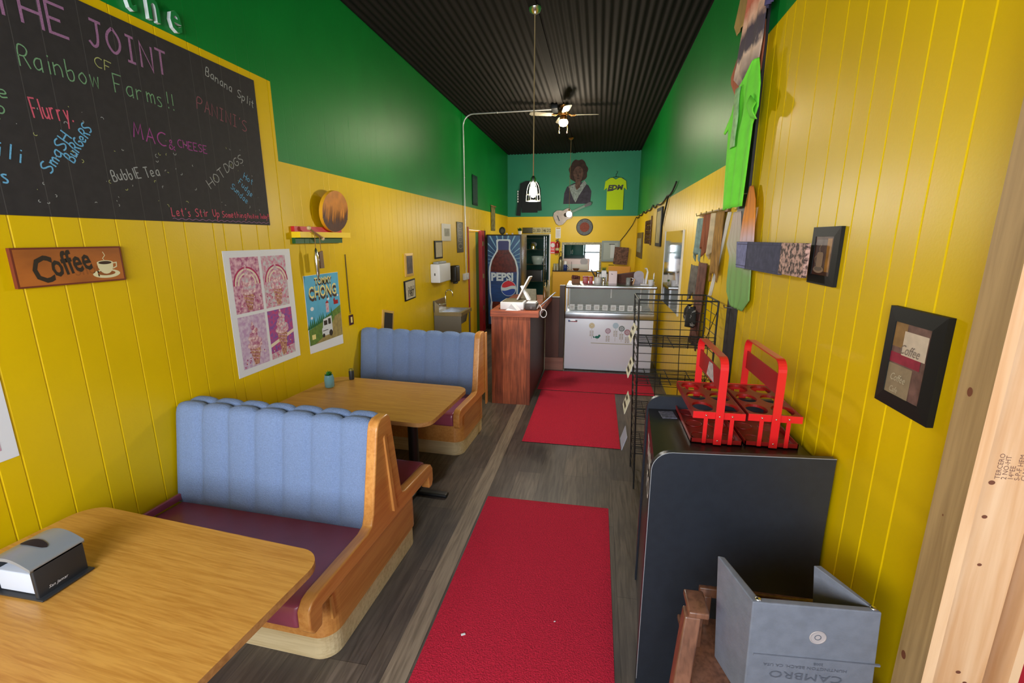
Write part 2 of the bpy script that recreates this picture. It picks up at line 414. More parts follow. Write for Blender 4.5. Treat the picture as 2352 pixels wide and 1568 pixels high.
# ---------------------------------------------------------------- room shell
def grooved(name, pl, u0, u1, grooves, bands):
    """panelled wall: V grooves along u, colour bands (v0, v1, material or f(u))"""
    mb = MB(); prof = [(u0, 0)]
    for g in sorted(grooves):
        if u0 + 0.01 < g < u1 - 0.01: dd = -0.003 if abs(g) < 3.2 else -0.0011; prof += [(g - 0.0045, 0), (g, dd), (g + 0.0045, 0)]
    prof.append((u1, 0))
    cuts = sorted({k for b in bands if b[3] is not None for k in b[3]})
    for c in cuts:
        for i in range(len(prof) - 1):
            if prof[i][0] < c < prof[i + 1][0]: prof.insert(i + 1, (c, 0)); break
    for (a, da), (b, db) in zip(prof[:-1], prof[1:]):
        for v0, v1, mm, cc, *skip in bands:
            mid = (a + b) / 2
            k = mm(mid) if callable(mm) else mm
            if k is None: continue
            da_, db_ = (da * .3, db * .3) if k is GRN else (da, db)
            mb.add([pl.p(a, v0, da_), pl.p(b, v0, db_), pl.p(b, v1, db_), pl.p(a, v1, da_)], [(0, 1, 2, 3)], k)
    for v0, v1, mm, cc, *skip in bands:
        us_ = [u0] + [k for k in sorted(cc or ()) if u0 < k < u1] + [u1]
        for p, q in zip(us_[:-1], us_[1:]):
            k = mm((p + q) / 2) if callable(mm) else mm
            if k is not None: mb.rect(pl, p, v0, q, v1, -.0055, k)
    return struct(name, mb)
def pattern(first, offs, period, lo, hi):
    out = []; k = -12
    while k < 14:
        out += [first + k * period + o for o in offs]; k += 1
    return [x for x in out if lo < x < hi]
OFFS = [0, .15, .26, .42, .57, .67, .80, 1.00, 1.08]
DY0, DY1, DZ = 8.12, 9.02, 2.05
grooved('wall_left', LW, -1.4, YB, pattern(1.47, OFFS, 1.22, -1.4, YB), [
    (0, DZ, lambda u: None if DY0 < u < DY1 else YEL, (DY0, DY1)),
    (DZ, 2.445, YEL, None),
    (2.445, 2.97, lambda u: YEL if u < 3.14 else GRN, (3.14,)),
    (2.97, ZC + .015, GRN, None)])
rg = [-x for x in pattern(1.42, [0, .12, .23, .37, .50, .62, .77, .98], 1.22, 1.25, YB)]
grooved('wall_right', RW, -YB, -1.165, rg, [
    (0, 2.43, YEL, None),
    (2.43, 3.04, lambda u: YEL if u > -3.24 else GRN, (-3.24,)),
    (3.04, ZC + .015, GRN, None)])
mb = MB()
AX0, AX1, AZ = -2.02, -1.23, 1.975          # doorway to the kitchen
PX0, PX1, PZ0, PZ1 = -0.86, 0.035, 1.106, 1.74   # serving hatch
def bwrect(x0, z0, x1, z1, m): mb.pbox(BW, x0, z0, x1, z1, 0, -0.12, m)
bwrect(XL, 0, AX0, 2.43, YEL); bwrect(AX0, AZ, AX1, 2.43, YEL); bwrect(AX1, 0, PX0, 2.43, YEL)
bwrect(PX0, 0, PX1, PZ0, YEL); bwrect(PX0, PZ1, PX1, 2.43, YEL); bwrect(PX1, 0, XR, 2.43, YEL); bwrect(XL, 2.43, XR, ZC + .015, TEAL)
struct('wall_back', mb)
mb = MB(); mb.box((XL - .1, -1.5, -0.06), (2.0, 14.6, 0), FLOOR); struct('floor', mb)
CEIL = mat('black corrugated metal', rgb(26, 22, 19), 0.8, 0.0, var=0.35, spec=.15, scale=14, stretch=(1, 0.1, 1))
mb = MB(); pitch = 0.0762; n = int((XR - XL) / pitch * 8); xs = [XL + (XR - XL) * i / n for i in range(n + 1)]
zz = [ZC + 0.008 * math.cos(2 * PI * (x - XL) / pitch) for x in xs]
vs = [(x, -1.4, z) for x, z in zip(xs, zz)] + [(x, YB, z) for x, z in zip(xs, zz)]
mb.add(vs, [(i, i + n + 1, i + n + 2, i + 1) for i in range(n)], CEIL, True)
mb.box((XL, -1.4, ZC + .01), (XR, YB, ZC + .03), CEIL); mb.box((XR, -1.4, ZC - .02), (2.0, 1.6, ZC + .02), CEIL); mb.box((XL, YB + .12, 2.6), (XR, 14.5, 2.64), WHITE)
struct('ceiling', mb)
mb = MB(); mb.box((-0.70, -1.3, ZC - 0.016), (-0.62, YB - 0.01, ZC - 0.006), CEIL); struct('trim_1', mb)      # ceiling seam strip
mb = MB(); mb.box((-0.865, 0.2, 0.0), (-0.755, 6.3, 0.004), PALEP); struct('trim_2', mb)                # pale board in the floor
mb = MB()
for x0, z0, x1, z1 in ((XL, 0, XR, 1.25), (XL, 2.75, XR, ZC), (XL, 1.25, -2.15, 2.75), (0.75, 1.25, XR, 2.75)):
    mb.box((x0, -1.4, z0), (x1, -1.5, z1), WHITE)
struct('wall_front', mb)
mb = MB()
for x in (-2.12, -0.7, 0.72): mb.box((x - .03, -1.48, 1.25), (x + .03, -1.42, 2.75), OAKZ)
mb.box((-2.15, -1.48, 1.25), (.75, -1.42, 1.3), OAKZ); mb.box((-2.15, -1.48, 2.70), (.75, -1.42, 2.75), OAKZ)
struct('window_1', mb)
mb = MB(); mb.box((1.9, -1.5, 0), (2.0, 1.7, ZC), WHITE); mb.box((XR, -1.5, 0), (1.9, -1.4, ZC), WHITE); struct('wall_entry', mb)
REDP = mat('red painted panel', rgb(176, 12, 34), 0.6)
mb = MB(); mb.box((1.02, 1.36, 0), (1.9, 1.40, 0.85), REDP); mb.box((XR + .03, 1.40, 0), (1.9, 1.45, ZC), WHITE); struct('wall_entry_end', mb)
# kitchen behind the back wall
mb = MB()
mb.box((XL, YB + .12, 0), (XL - .1, 14.5, 2.6), KGRN); mb.box((XR, YB + .12, 0), (XR + .1, 14.5, 2.6), KGRN)
mb.box((XL, 14.4, 0), (-.42, 14.5, 2.6), KGRN); mb.box((.08, 14.4, 0), (XR, 14.5, 2.6), KGRN)
mb.box((-.42, 14.4, 0), (.08, 14.5, .85), KGRN); mb.box((-.42, 14.4, 1.75), (.08, 14.5, 2.6), KGRN)
struct('wall_kitchen', mb)
mb = MB()
for x in (-.40, .06): mb.box((x - .02, 14.38, .85), (x + .02, 14.44, 1.75), WHITE)
mb.box((-.42, 14.38, 1.46), (.08, 14.42, 1.5), WHITE); mb.box((-.42, 14.36, .83), (.08, 14.44, .87), WHITE)
struct('window_2', mb)
# white casing of the kitchen doorway and hatch
mb = MB(); mb.pbox(BW, AX1 - .0, 0, AX1 + .035, AZ + .03, 0.0, .012, WHITE); mb.pbox(BW, AX0, AZ, AX1, AZ + .03, 0.0, .012, mat('grey casing', rgb(150, 146, 120), .6)); struct('trim_3', mb)
SPK = mat('speckled hatch frame', rgb(176, 172, 150), .7, var=.5, scale=40)
mb = MB()
mb.pbox(BW, PX0 - .05, PZ1, PX1 + .05, PZ1 + .06, 0, .02, SPK); mb.pbox(BW, PX0 - .05, PZ0, PX0, PZ1, 0, .02, SPK); mb.pbox(BW, PX1, PZ0, PX1 + .05, PZ1, 0, .02, SPK)
struct('trim_4', mb)
# side door in the left wall, painted in stripes
RTR = mat('red door trim', rgb(170, 26, 34), .4); DGR = mat('door green paint', rgb(40, 120, 40), .4); DYE = mat('door yellow paint', rgb(232, 190, 0), .4)
door = MB(); door.pbox(LW, DY0, 0.0, 8.80, DZ - .03, -.09, -.05, DYE); door.pbox(LW, 8.80, 0.0, DY1, DZ - .03, -.09, -.05, DGR)
door.pbox(LW, DY0, DZ - .03, DY1, DZ, -.12, -.04, DYE)
od = struct('door_1', door)
mb = MB(); mb.pbox(LW, DY0 - .06, 0, DY0, DZ + .05, -.12, .012, RTR); struct('trim_5', mb)
BRASS = mat('aged brass', rgb(190, 170, 96), .35, .9)
mb = MB(); mb.pbox(LW, DY1, 0, DY1 + .22, DZ, -.12, .02, RTR)
for z in (1.75, 1.1, .45): mb.pbox(LW, DY1 + .06, z, DY1 + .16, z + .09, .02, .023, BRASS)
mb.pbox(LW, DY1 + .22, 0, DY1 + .28, DZ, -.0, .03, mat('dark brown jamb', rgb(52, 26, 24), .5)); struct('trim_6', mb)

# raw timber posts at the near end of the right wall
PINE = wood_mat('fresh pine', rgb(226, 186, 146), rgb(206, 156, 110), 'Z', .5, scale=2.0, fine=30, rings=1.5)
PINEW = wood_mat('weathered and shaded pine', rgb(174, 142, 96), rgb(146, 116, 76), 'Z', .6, scale=2.0, fine=40, rings=1.5)
KNOT = mat('knot', rgb(110, 62, 40), .6)
STAMP = mat('grade stamp ink', rgb(120, 84, 70), .8)
mb = MB(); mb.box((.843, 1.100, 0), (.867, 1.192, ZC - .02), PINEW)
mb.add([(.843, 1.0995, 0), (.867, 1.0995, 0), (.867, 1.0995, ZC - .02), (.843, 1.0995, ZC - .02)], [(0, 1, 2, 3)], PINE)  # front edge overlaid in paler pine: window light put into the colour
side = Pl((.843, 0, 0), (0, -1, 0), (0, 0, 1))
for y, z, r in ((1.155, 1.56, .011), (1.17, .82, .012), (1.165, 2.6, .012), (1.15, 1.25, .003)): mb.disc(side, -y, z, r * .7, .0006, KNOT, 14, r)
struct('trim_7', mb)
mb = MB(); mb.box((.868, 1.160, 0), (1.022, 1.198, ZC - .02), PINE)
fr = Pl((0, 1.160, 0), (1, 0, 0), (0, 0, 1))
for x, z, r in ((.932, 1.34, .007), (.935, 1.25, .006), (.95, 1.12, .005), (.965, .80, .006), (.985, .77, .005), (.955, .70, .005), (.97, 1.9, .006)): mb.disc(fr, x, z, r, .0006, KNOT, 14, r * .8)
for i, t in enumerate(('TERCERO', '2 NO-HT', '14*EE', 'S-P-F HEM', 'CLNX*326')):
    mb.text(fr, t, 0.945 + .013 * i, 1.35, .0105, .0006, STAMP, rot=PI / 2)
struct('trim_8', mb)
mb = MB(); mb.box((1.023, 1.20, 0), (1.09, 1.238, ZC - .02), PINEW); mb.box((1.05, 1.13, 0), (1.07, 1.199, ZC - .02), PINE)  # recessed board's shade is put into its colour by the browner pine
struct('trim_9', mb)

# ---------------------------------------------------------------- carpet runners and scraps
def runner(y0, y1, x0, x1, label, rot=0.0):
    m = MB(); cx, cy = (x0 + x1) / 2, (y0 + y1) / 2; nu, nv = 24, 44
    def fn(a, b):
        x = (a - .5) * (x1 - x0); y = (b - .5) * (y1 - y0); c, s = math.cos(rot), math.sin(rot)
        e = min(a, 1 - a, b, 1 - b); z = .010 + .0012 * math.sin(a * 31) * math.sin(b * 47) if e > 0 else .001
        return (cx + x * c - y * s, cy + x * s + y * c, z)
    m.grid(fn, nu, nv, REDM)
    o = m.build('carpet_runner'); o.location.z = 0.0045
    return tag(o, label, 'rug', 'red carpet runners')
runner(1.0, 3.005, -.742, .147, 'red carpet runner nearest the camera, with white paper scraps on it')
runner(3.99, 5.53, -.645, .275, 'middle red carpet runner between the wire rack and the counter')
runner(5.55, 6.42, -.70, .76, 'wide red carpet runner across the foot of the white ice cream freezer')
SCR = mat('scrap white', rgb(235, 235, 240), .8)
def scrap(x, y, sx, sy, a, label):
    m = MB(); m.box((x - sx / 2, y - sy / 2, .0165), (x + sx / 2, y + sy / 2, .021), SCR, .0015, rot=(0.1, 0.1, a)); tag(m.build('paper_scrap'), label, 'litter', 'paper scraps on the carpet')
scrap(-.571, 1.772, .022, .010, .6, 'white paper scrap on left part of the nearest red runner')
scrap(-.145, 1.59, .020, .007, .7, 'white paper scrap at the near edge of the red runner')
scrap(-.14, 1.93, .010, .004, .5, 'tiny white crumb in the middle of the nearest red runner')

# ---------------------------------------------------------------- booths
def bevel(o, w, seg=3):
    md = o.modifiers.new('bevel', 'BEVEL'); md.width = w; md.segments = seg; md.limit_method = 'ANGLE'; md.angle_limit = math.radians(40)
    for p in o.data.polygons: p.use_smooth = True
    md2 = o.modifiers.new('wn', 'WEIGHTED_NORMAL'); md2.keep_sharp = False
    return o
BX0, BX1 = XL + .045, -1.10
def turn(t, deg, piv):
    """turn a thing a few degrees about a floor point"""
    a = math.radians(deg); x, y = t.location.x - piv[0], t.location.y - piv[1]
    t.location.x = piv[0] + x * math.cos(a) - y * math.sin(a); t.location.y = piv[1] + x * math.sin(a) + y * math.cos(a); t.rotation_euler.z = a
def booth(name, label, yc, double, ang=0.0, zs=1.0):
    t = thing(name, label, 'booth', (-1.7, yc, 0))
    ya, yb = yc - .51, (yc + .42 if double else yc + .10)
    foot = rounded(BX0, ya, BX1, yb, .09, 8, (0, 1, 1 if double else 0, 0))
    MB().prism([(x, y, 0.001) for x, y in foot], (0, 0, .13), MAPLE, smooth=False).build('toe_kick', None, t)
    foot2 = rounded(BX0, ya - .008, BX1 + .008, yb + (.008 if double else 0), .09, 8, (0, 1, 1 if double else 0, 0))
    MB().prism([(x, y, .131) for x, y in foot2], (0, 0, .27), OAK).build('seat_box', None, t)
    sides = (1, -1) if double else (1,)
    for s in sides:
        # seat cushion
        prof = [(-.63, .402), (-.665, .375), (-.685, .39), (-.69, .43), (-.675, .465), (-.63, .478), (-.42, .476), (-.15, .462), (-.13, .402)]
        if s == 1: prof = [(-.63, .402), (-.64, .36), (-.67, .352), (-.69, .375), (-.692, .43), (-.675, .465), (-.63, .478), (-.42, .476), (-.15, .462), (-.13, .402)]
        xs_ = [BX0 + .004, BX0 + .02, -1.7, -1.125, -1.105]; m = MB(); n = len(prof)
        for i, x in enumerate(xs_):
            k = .97 if i in (0, 4) else 1.0
            m.v += [Vector((x, yc + s * ((-.43) + (y + .43) * k) * (1.0 if s == 1 else .86), .43 + (z - .43) * k)) for y, z in prof]
        for i in range(4):
            for j in range(n): m.f.append([i * n + j, i * n + (j + 1) % n, (i + 1) * n + (j + 1) % n, (i + 1) * n + j]); m.m.append(0); m.sm.append(True)
        m.f.append(list(range(n))); m.f.append([4 * n + j for j in range(n)]); m.m += [0, 0]; m.sm += [False, False]
        m.mats = [VINYL]
        bevel(m.build('seat_cushion', None, t, clean=True), .008)
        # channelled back
        bp = [(-.150, .455), (-.142, .52), (-.128, .62), (-.113, .72), (-.098, .82), (-.084, .92), (-.074, .98), (-.066, 1.008), (-.050, 1.025), (-.028, 1.025), (-.014, 1.01), (-.012, .98)]
        N = 7; m = MB(); per = 10
        def fn(a, b, s=s, bp=bp):
            q = b * (len(bp) - 1); i = min(int(q), len(bp) - 2); f = q - i
            y = bp[i][0] * (1 - f) + bp[i + 1][0] * f; z = bp[i][1] * (1 - f) + bp[i + 1][1] * f
            ph = (a * N) % 1.0 if a < 1 else 1.0
            bul = .020 * (1 - abs(2 * ph - 1) ** 3.2)
            i0 = min(i, len(bp) - 2); ty = bp[i0 + 1][0] - bp[i0][0]; tz = bp[i0 + 1][1] - bp[i0][1]; L = math.hypot(ty, tz)
            ny, nz = -tz / L, ty / L
            e = 1.0 if b > .06 else b / .06
            return (BX0 - .026 + a * (-1.094 - BX0 + .026), yc + s * (y + ny * bul * e), z + nz * bul * e)
        m.grid(fn, N * per, (len(bp) - 1) * 3, BLUE)
        m.build('back_cushion', None, t)
    # oak board between / behind the backs
    MB().prism([(BX0, yc - .012, .40), (BX0, yc + .012, .40), (BX0, yc + .012, 1.0), (BX0, yc - .012, 1.0)], (BX1 - BX0, 0, 0), OAK).build('back_board', None, t)
    if not double: MB().box((BX0, yc + .013, .402), (BX1, yc + .09, .99), OAKZ).build('rear_panel', None, t)
    # end panel with arm hooks
    half = [(-.60, .42), (-.615, .335), (-.665, .335), (-.69, .37), (-.69, .455), (-.66, .492), (-.62, .503), (-.24, .50), (-.195, .515), (-.175, .56), (-.085, .99), (-.068, 1.03), (-.04, 1.045)]
    if double: out = half + [(-y * .84 if y < -.3 else -y * .75, z - (.025 if y < -.3 else 0)) for y, z in half[::-1]]
    else: out = half + [(.045, 1.045), (.07, 1.03), (.09, .985), (.105, .42)]
    m = MB(); m.prism([(-1.102, yc + y, z) for y, z in out], (.058, 0, 0), OAK)
    bevel(m.build('end_panel', None, t, clean=True), .009)
    if double:
        m = MB(); m.hexa([(-1.044, yc + .015, .47), (-1.030, yc + .015, .47), (-1.030, yc + .045, .47), (-1.044, yc + .045, .47),
                          (-1.044, yc - .032, .93), (-1.036, yc - .032, .95), (-1.036, yc - .012, .95), (-1.044, yc - .012, .93)], OAKZ); m.build('cleat', None, t)
        m = MB(); m.hexa([(-1.092, yc - .50, .24), (-1.080, yc - .50, .24), (-1.080, yc - .48, .24), (-1.092, yc - .48, .24),
                          (-1.092, yc - .50, .36), (-1.084, yc - .50, .36), (-1.084, yc - .485, .36), (-1.092, yc - .485, .36)], OAKZ); m.build('cleat', None, t)
    else:
        MB().box((-1.044, yc + .05, .30), (-1.030, yc + .10, 1.03), OAKZ, .004).build('cleat', None, t)
    MB().box((BX0, yc - .60, .479), (BX0 + .018, yc - .16, .52), VINYL, .004).build('wall_piping', None, t)
    turn(t, ang, (-1.07, yc)); t.scale.z = zs
    return t
booth('restaurant_booth', 'double oak booth with blue channelled back and maroon seats, nearest the camera', 2.04, True, -2.3, .966)
booth('restaurant_booth', 'single oak booth with blue channelled back, farther one behind the second table', 4.10, False, -3.0, .99)

def table(label, yc, ang):
    t = thing('booth_table', label, 'table', (-1.6, yc, 0))
    out = rounded(-2.20, yc - .385, -.99, yc + .385, .10, 8, (1, 1, 1, 1))
    m = MB(); m.prism([(x, y, .719) for x, y in out], (0, 0, .028), wood_mat('oak table edge', rgb(198, 146, 86), rgb(168, 116, 62), 'X', .45), TOPW)
    m.build('table_top', None, t)
    for x in (-1.30, -1.95):
        m = MB(); m.lathe((x, yc, .022), [(.0375, 0), (.0375, .657)], BLK, 20); m.lathe((x, yc, .678), [(.05, .0), (.12, .028), (.12, .040)], BLK, 20); lg = m.build('leg', None, t)
        m = MB(); m.lathe((x, yc, 0.001), [(.045, .05), (.045, .03)], BLK, 16)
        m.box((x - .03, yc - .27, 0.001), (x + .03, yc + .27, .03), BLK, .01); m.box((x - .26, yc - .03, 0.001), (x + .26, yc + .03, .03), BLK, .01); m.build('foot', None, lg)
    turn(t, ang, (-1.0, yc))
    return t
table('golden oak table in the foreground, holding the black napkin dispenser', .955, -5)
table('golden oak table between the two booths, holding a plant jar', 2.94, -4)

# napkin dispenser on the near table
t = thing('napkin_dispenser', 'black and grey napkin dispenser on the foreground table', 'napkin dispenser', (-1.835, 1.03, .75))
GREYP = mat('grey brushed plastic', rgb(150, 156, 164), .35, .3)
m = MB(); m.box((-1.755, .955, .751), (-1.74, 1.105, .865), DARKP, .004); m.box((-1.93, .955, .751), (-1.915, 1.105, .865), DARKP, .004)
m.box((-1.95, .95, .7505), (-1.72, 1.11, .757), DARKP, .002); sp_ = m.build('side_panel', None, t)
m = MB(); arc = [(-1.93 + .19 * i / 12, .868 + .030 * math.sin(PI * i / 12)) for i in range(13)]
m.prism([(x, .95, z) for x, z in arc] + [(x, .95, z - .012) for x, z in arc[::-1]], (0, .16, 0), GREYP, smooth=True)
m.build('cover', None, t)
m = MB(); sv = []
for k in range(15):
    dx = -.055 + .11 * k / 14; hw = .016 * math.sqrt(max(0, 1 - (dx / .0551) ** 2)); z = .8705 + .030 * math.sin(PI * (dx + .095) / .19)
    sv += [(-1.835 + dx, 1.03 - hw, z), (-1.835 + dx, 1.03 + hw, z)]
m.add(sv, [(2 * k, 2 * k + 2, 2 * k + 3, 2 * k + 1) for k in range(14)], mat('slot black', rgb(28, 12, 16), .8)); m.build('slot', None, t)
m = MB(); m.box((-1.914, .965, .760), (-1.756, 1.095, .835), mat('napkin', rgb(186, 192, 206), .9), .004); m.build('napkin_stack', None, t)
m = MB(); m.text(Pl((-1.7395, 0, 0), (0, 1, 0), (0, 0, 1)), 'San Jamar', .985, .772, .010, .0005, PAPER, shear=.3); m.build('lettering', None, sp_)

# plant jar and pepper shaker on the second table
t = thing('plant_jar', 'small blue glass jar with green succulent on the second table', 'plant jar', (-2.05, 3.12, .75))
JAR = mat('pale blue glass', rgb(150, 205, 215), .12, trans=.55, spec=.6); LEAF = mat('leaf green', rgb(44, 132, 40), .5, var=.4, scale=40)
MB().lathe((-2.05, 3.12, .7505), [(.03, 0), (.037, .006), (.037, .075), (.032, .088), (.032, .1), (.029, .1), (.029, .088), (.033, .074), (.033, .01)], JAR, 20).build('jar', None, t)
m = MB()
for i in range(16):
    a = i * 2.4; r = .012 + .018 * (i / 16); c = Vector((-2.05, 3.12, .835)); tip = c + Vector((math.cos(a) * r * 1.4, math.sin(a) * r * 1.4, .02 + .03 * (1 - i / 20)))
    w = Vector((-math.sin(a), math.cos(a), 0)) * .008; mid = c * .4 + tip * .6
    m.add([c, mid + w, tip, mid - w, mid + Vector((0, 0, -.006))], [(0, 1, 4), (1, 2, 4), (2, 3, 4), (3, 0, 4), (0, 3, 2, 1)], LEAF)
m.build('succulent', None, t)
t = thing('pepper_shaker', 'black pepper shaker with yellow label band on the second table', 'shaker', (-1.985, 3.34, .75))
MB().lathe((-1.985, 3.34, .7505), [(.02, 0), (.021, .004), (.021, .07), (.019, .075)], DARKP, 18).build('body', None, t)
MB().lathe((-1.985, 3.34, .826), [(.0195, 0), (.0195, .012), (.016, .016)], mat('yellow cap', rgb(120, 110, 20), .4), 18).build('cap', None, t)
# ---------------------------------------------------------------- left wall
CHB = mat('chalkboard paint', rgb(44, 40, 40), 0.75, var=0.25, scale=25)
def chalk(name, c): return mat('chalk ' + name, c, 0.95, var=0.35, scale=260, lo=.3, hi=.6)
CP, CG, CR, CB, CWh, CM, CY = (chalk('mauve', rgb(160, 112, 150)), chalk('green', rgb(120, 165, 120)), chalk('pink', rgb(214, 92, 112)), chalk('blue', rgb(110, 180, 220)),
                               chalk('white', rgb(170, 172, 168)), chalk('magenta', rgb(160, 72, 140)), chalk('yellow', rgb(176, 180, 110)))
t = thing('chalkboard', 'large black chalkboard menu covered in coloured chalk lettering', 'chalkboard', (XL, 2.0, 1.99))
MB().pbox(LW, 0.6, 1.99, 2.97, 2.925, .0005, .005, CHB).build('board', None, t)
m = MB(); GRV = mat('dusty groove', rgb(74, 70, 68), .9)
for u in pattern(1.47, OFFS, 1.22, .65, 2.95): m.stroke(LW, [(u, 1.992), (u, 2.923)], .003, .0053, GRV)
m.build('panel_grooves', None, t)
def chalkline(lines, name='chalk_lettering'):
    for txt, a, b, h, w, c in lines:
        m = MB(); hand(m, LW, txt, a[0], a[1], b[0], b[1], h, w, .0058, c); m.build(name, None, t)
chalkline([('THE', (1.57, 2.745), (1.84, 2.745), .115, .0115, CP), ('JOINT', (1.92, 2.755), (2.31, 2.742), .115, .0115, CP)])
chalkline([('CF', (1.925, 2.672), (2.0, 2.662), .045, .004, CY)])
chalkline([('Rainbow', (1.625, 2.575), (1.93, 2.575), .082, .005, CG), ('Farms!!', (2.0, 2.578), (2.32, 2.578), .082, .005, CG)])
chalkline([('Flurry.', (1.635, 2.385), (1.79, 2.40), .075, .006, CR)])
chalkline([('Banana', (2.565, 2.832), (2.76, 2.79), .05, .005, CWh), ('Split', (2.80, 2.78), (2.945, 2.745), .05, .005, CWh)])
chalkline([("PANINI'S", (2.47, 2.625), (2.85, 2.578), .07, .0055, chalk('dull pink', rgb(140, 84, 92)))])
chalkline([('MAC', (2.055, 2.39), (2.235, 2.378), .07, .0065, CM), ('&', (2.245, 2.365), (2.285, 2.365), .055, .005, CM), ('CHEESE', (2.305, 2.392), (2.50, 2.388), .042, .005, CM)])
chalkline([('SmaSH', (1.655, 2.165), (1.765, 2.33), .048, .006, CB), ('BuRGeRS', (1.752, 2.225), (1.86, 2.385), .045, .006, CB)])
chalkline([('BubblE', (1.915, 2.165), (2.06, 2.20), .05, .005, CWh), ('Tea', (2.085, 2.205), (2.17, 2.225), .05, .005, CWh)])
chalkline([('HOT', (2.49, 2.19), (2.62, 2.28), .055, .0045, CWh), ('DOGS', (2.63, 2.30), (2.79, 2.385), .05, .0045, CWh)])
chalkline([('Hot', (2.765, 2.285), (2.845, 2.245), .04, .004, CB), ('Fudge', (2.715, 2.245), (2.82, 2.165), .04, .004, CB), ('Sundae', (2.645, 2.21), (2.77, 2.12), .04, .004, CB)])
chalkline([("Let's Stir Up", (2.20, 2.02), (2.53, 2.026), .045, .0048, CR), ('Something', (2.55, 2.026), (2.75, 2.03), .038, .0045, CR), ('Positive Today!!', (2.76, 2.03), (2.965, 2.034), .032, .004, CR)])
m = MB(); m.stroke(LW, [(2.2 + i * .0096, 2.005 + .004 * math.sin(i * 1.3)) for i in range(80)], .003, .0058, CP); m.build('chalk_wave', None, t)
chalkline([('Chili', (1.36, 2.245), (1.56, 2.195), .06, .006, CB), ('Nachos', (1.28, 2.10), (1.51, 2.115), .055, .0065, CB)])
chalkline([('Shake', (1.36, 2.425), (1.565, 2.435), .05, .005, CG), ('Pop', (1.42, 2.355), (1.55, 2.375), .05, .005, CG)])
m = MB()
for i in range(70):
    u, v = random.uniform(1.55, 2.93), random.uniform(2.04, 2.46); a = random.uniform(0, 6.28); r = random.uniform(.003, .010)
    k = random.choice((3, 4, 5, 1)); m.stroke(LW, [(u + r * math.cos(a + j * .7), v + r * math.sin(a + j * .7)) for j in range(k + 1)], .0026, .0057, random.choice((CWh, CWh, CY)))
tag(m.build('chalk_squiggles', None, t), kind='stuff')

LFACE = mat('green metal letter face', rgb(28, 132, 66), .4); LEDGE = mat('white letter edge', rgb(214, 220, 218), .4)
for ch, u, lab in (('t', 2.115, 'green raised wall letter t above the chalkboard, leftmost of three'), ('h', 2.225, 'green raised wall letter h above the chalkboard, middle of three'), ('e', 2.355, 'green raised wall letter e above the chalkboard, rightmost of three')):
    m = MB(); m.text(LW, ch, u, 2.99, .15 if ch != 'e' else .145, .0125, LEDGE, wscale=.72, ext=.011, bold=.004)
    m.text(LW, ch, u, 2.99, .15 if ch != 'e' else .145, .0242, LFACE, wscale=.72, bold=.004)
    tag(m.build('wall_letter'), lab, 'letter', 'raised letters above the chalkboard')

# coffee sign
t = thing('coffee_sign', 'small brown wooden Coffee Shop sign with painted cup below the chalkboard', 'sign', (XL, 1.66, 1.70))
SGN = mat('stained sign board', rgb(186, 104, 34), .55, var=.35, scale=9, stretch=(1, .4, 1)); SGE = mat('sign edge', rgb(112, 42, 18), .6)
INK = mat('dark ink', rgb(44, 32, 16), .7); CRM = mat('cream paint', rgb(226, 216, 170), .6); FNT = mat('faint brown ink', rgb(150, 84, 30), .7)
CFC = mat('coffee brown', rgb(54, 30, 16), .5)
m = MB(); m.pbox(LW, 1.44, 1.70, 1.875, 1.862, .0005, .018, SGE); m.rect(LW, 1.447, 1.707, 1.868, 1.855, .0184, SGN); m.build('board', None, t)
m = MB(); m.text(LW, 'C', 1.497, 1.72, .108, .0192, INK, wscale=.75, bold=.003); m.text(LW, 'offee', 1.575, 1.738, .098, .0192, INK, rot=.17, wscale=.58, bold=.003)
m.text(LW, 'Shop', 1.655, 1.735, .050, .0190, FNT, rot=.08, wscale=.85); m.build('lettering', None, t)
m = MB(); m.disc(LW, 1.79, 1.737, .062, .0190, CRM, 28, .020); m.disc(LW, 1.79, 1.740, .040, .0192, FNT, 24, .011)
m.poly(LW, [(1.755, 1.79)] + [(1.79 - .036 * math.cos(PI * i / 10), 1.782 - .046 * math.sin(PI * i / 10)) for i in range(11)] + [(1.825, 1.79)], .0194, CRM)
m.disc(LW, 1.79, 1.788, .037, .0196, CRM, 24, .011); m.disc(LW, 1.79, 1.788, .030, .0198, CFC, 24, .0075)
m.stroke(LW, [(1.826, 1.785), (1.842, 1.787), (1.84, 1.768), (1.822, 1.76)], .005, .0195, CRM)
m.stroke(LW, [(1.788, 1.80), (1.783, 1.808), (1.795, 1.822), (1.788, 1.838)], .003, .0195, CRM); m.build('painted_cup', None, t)

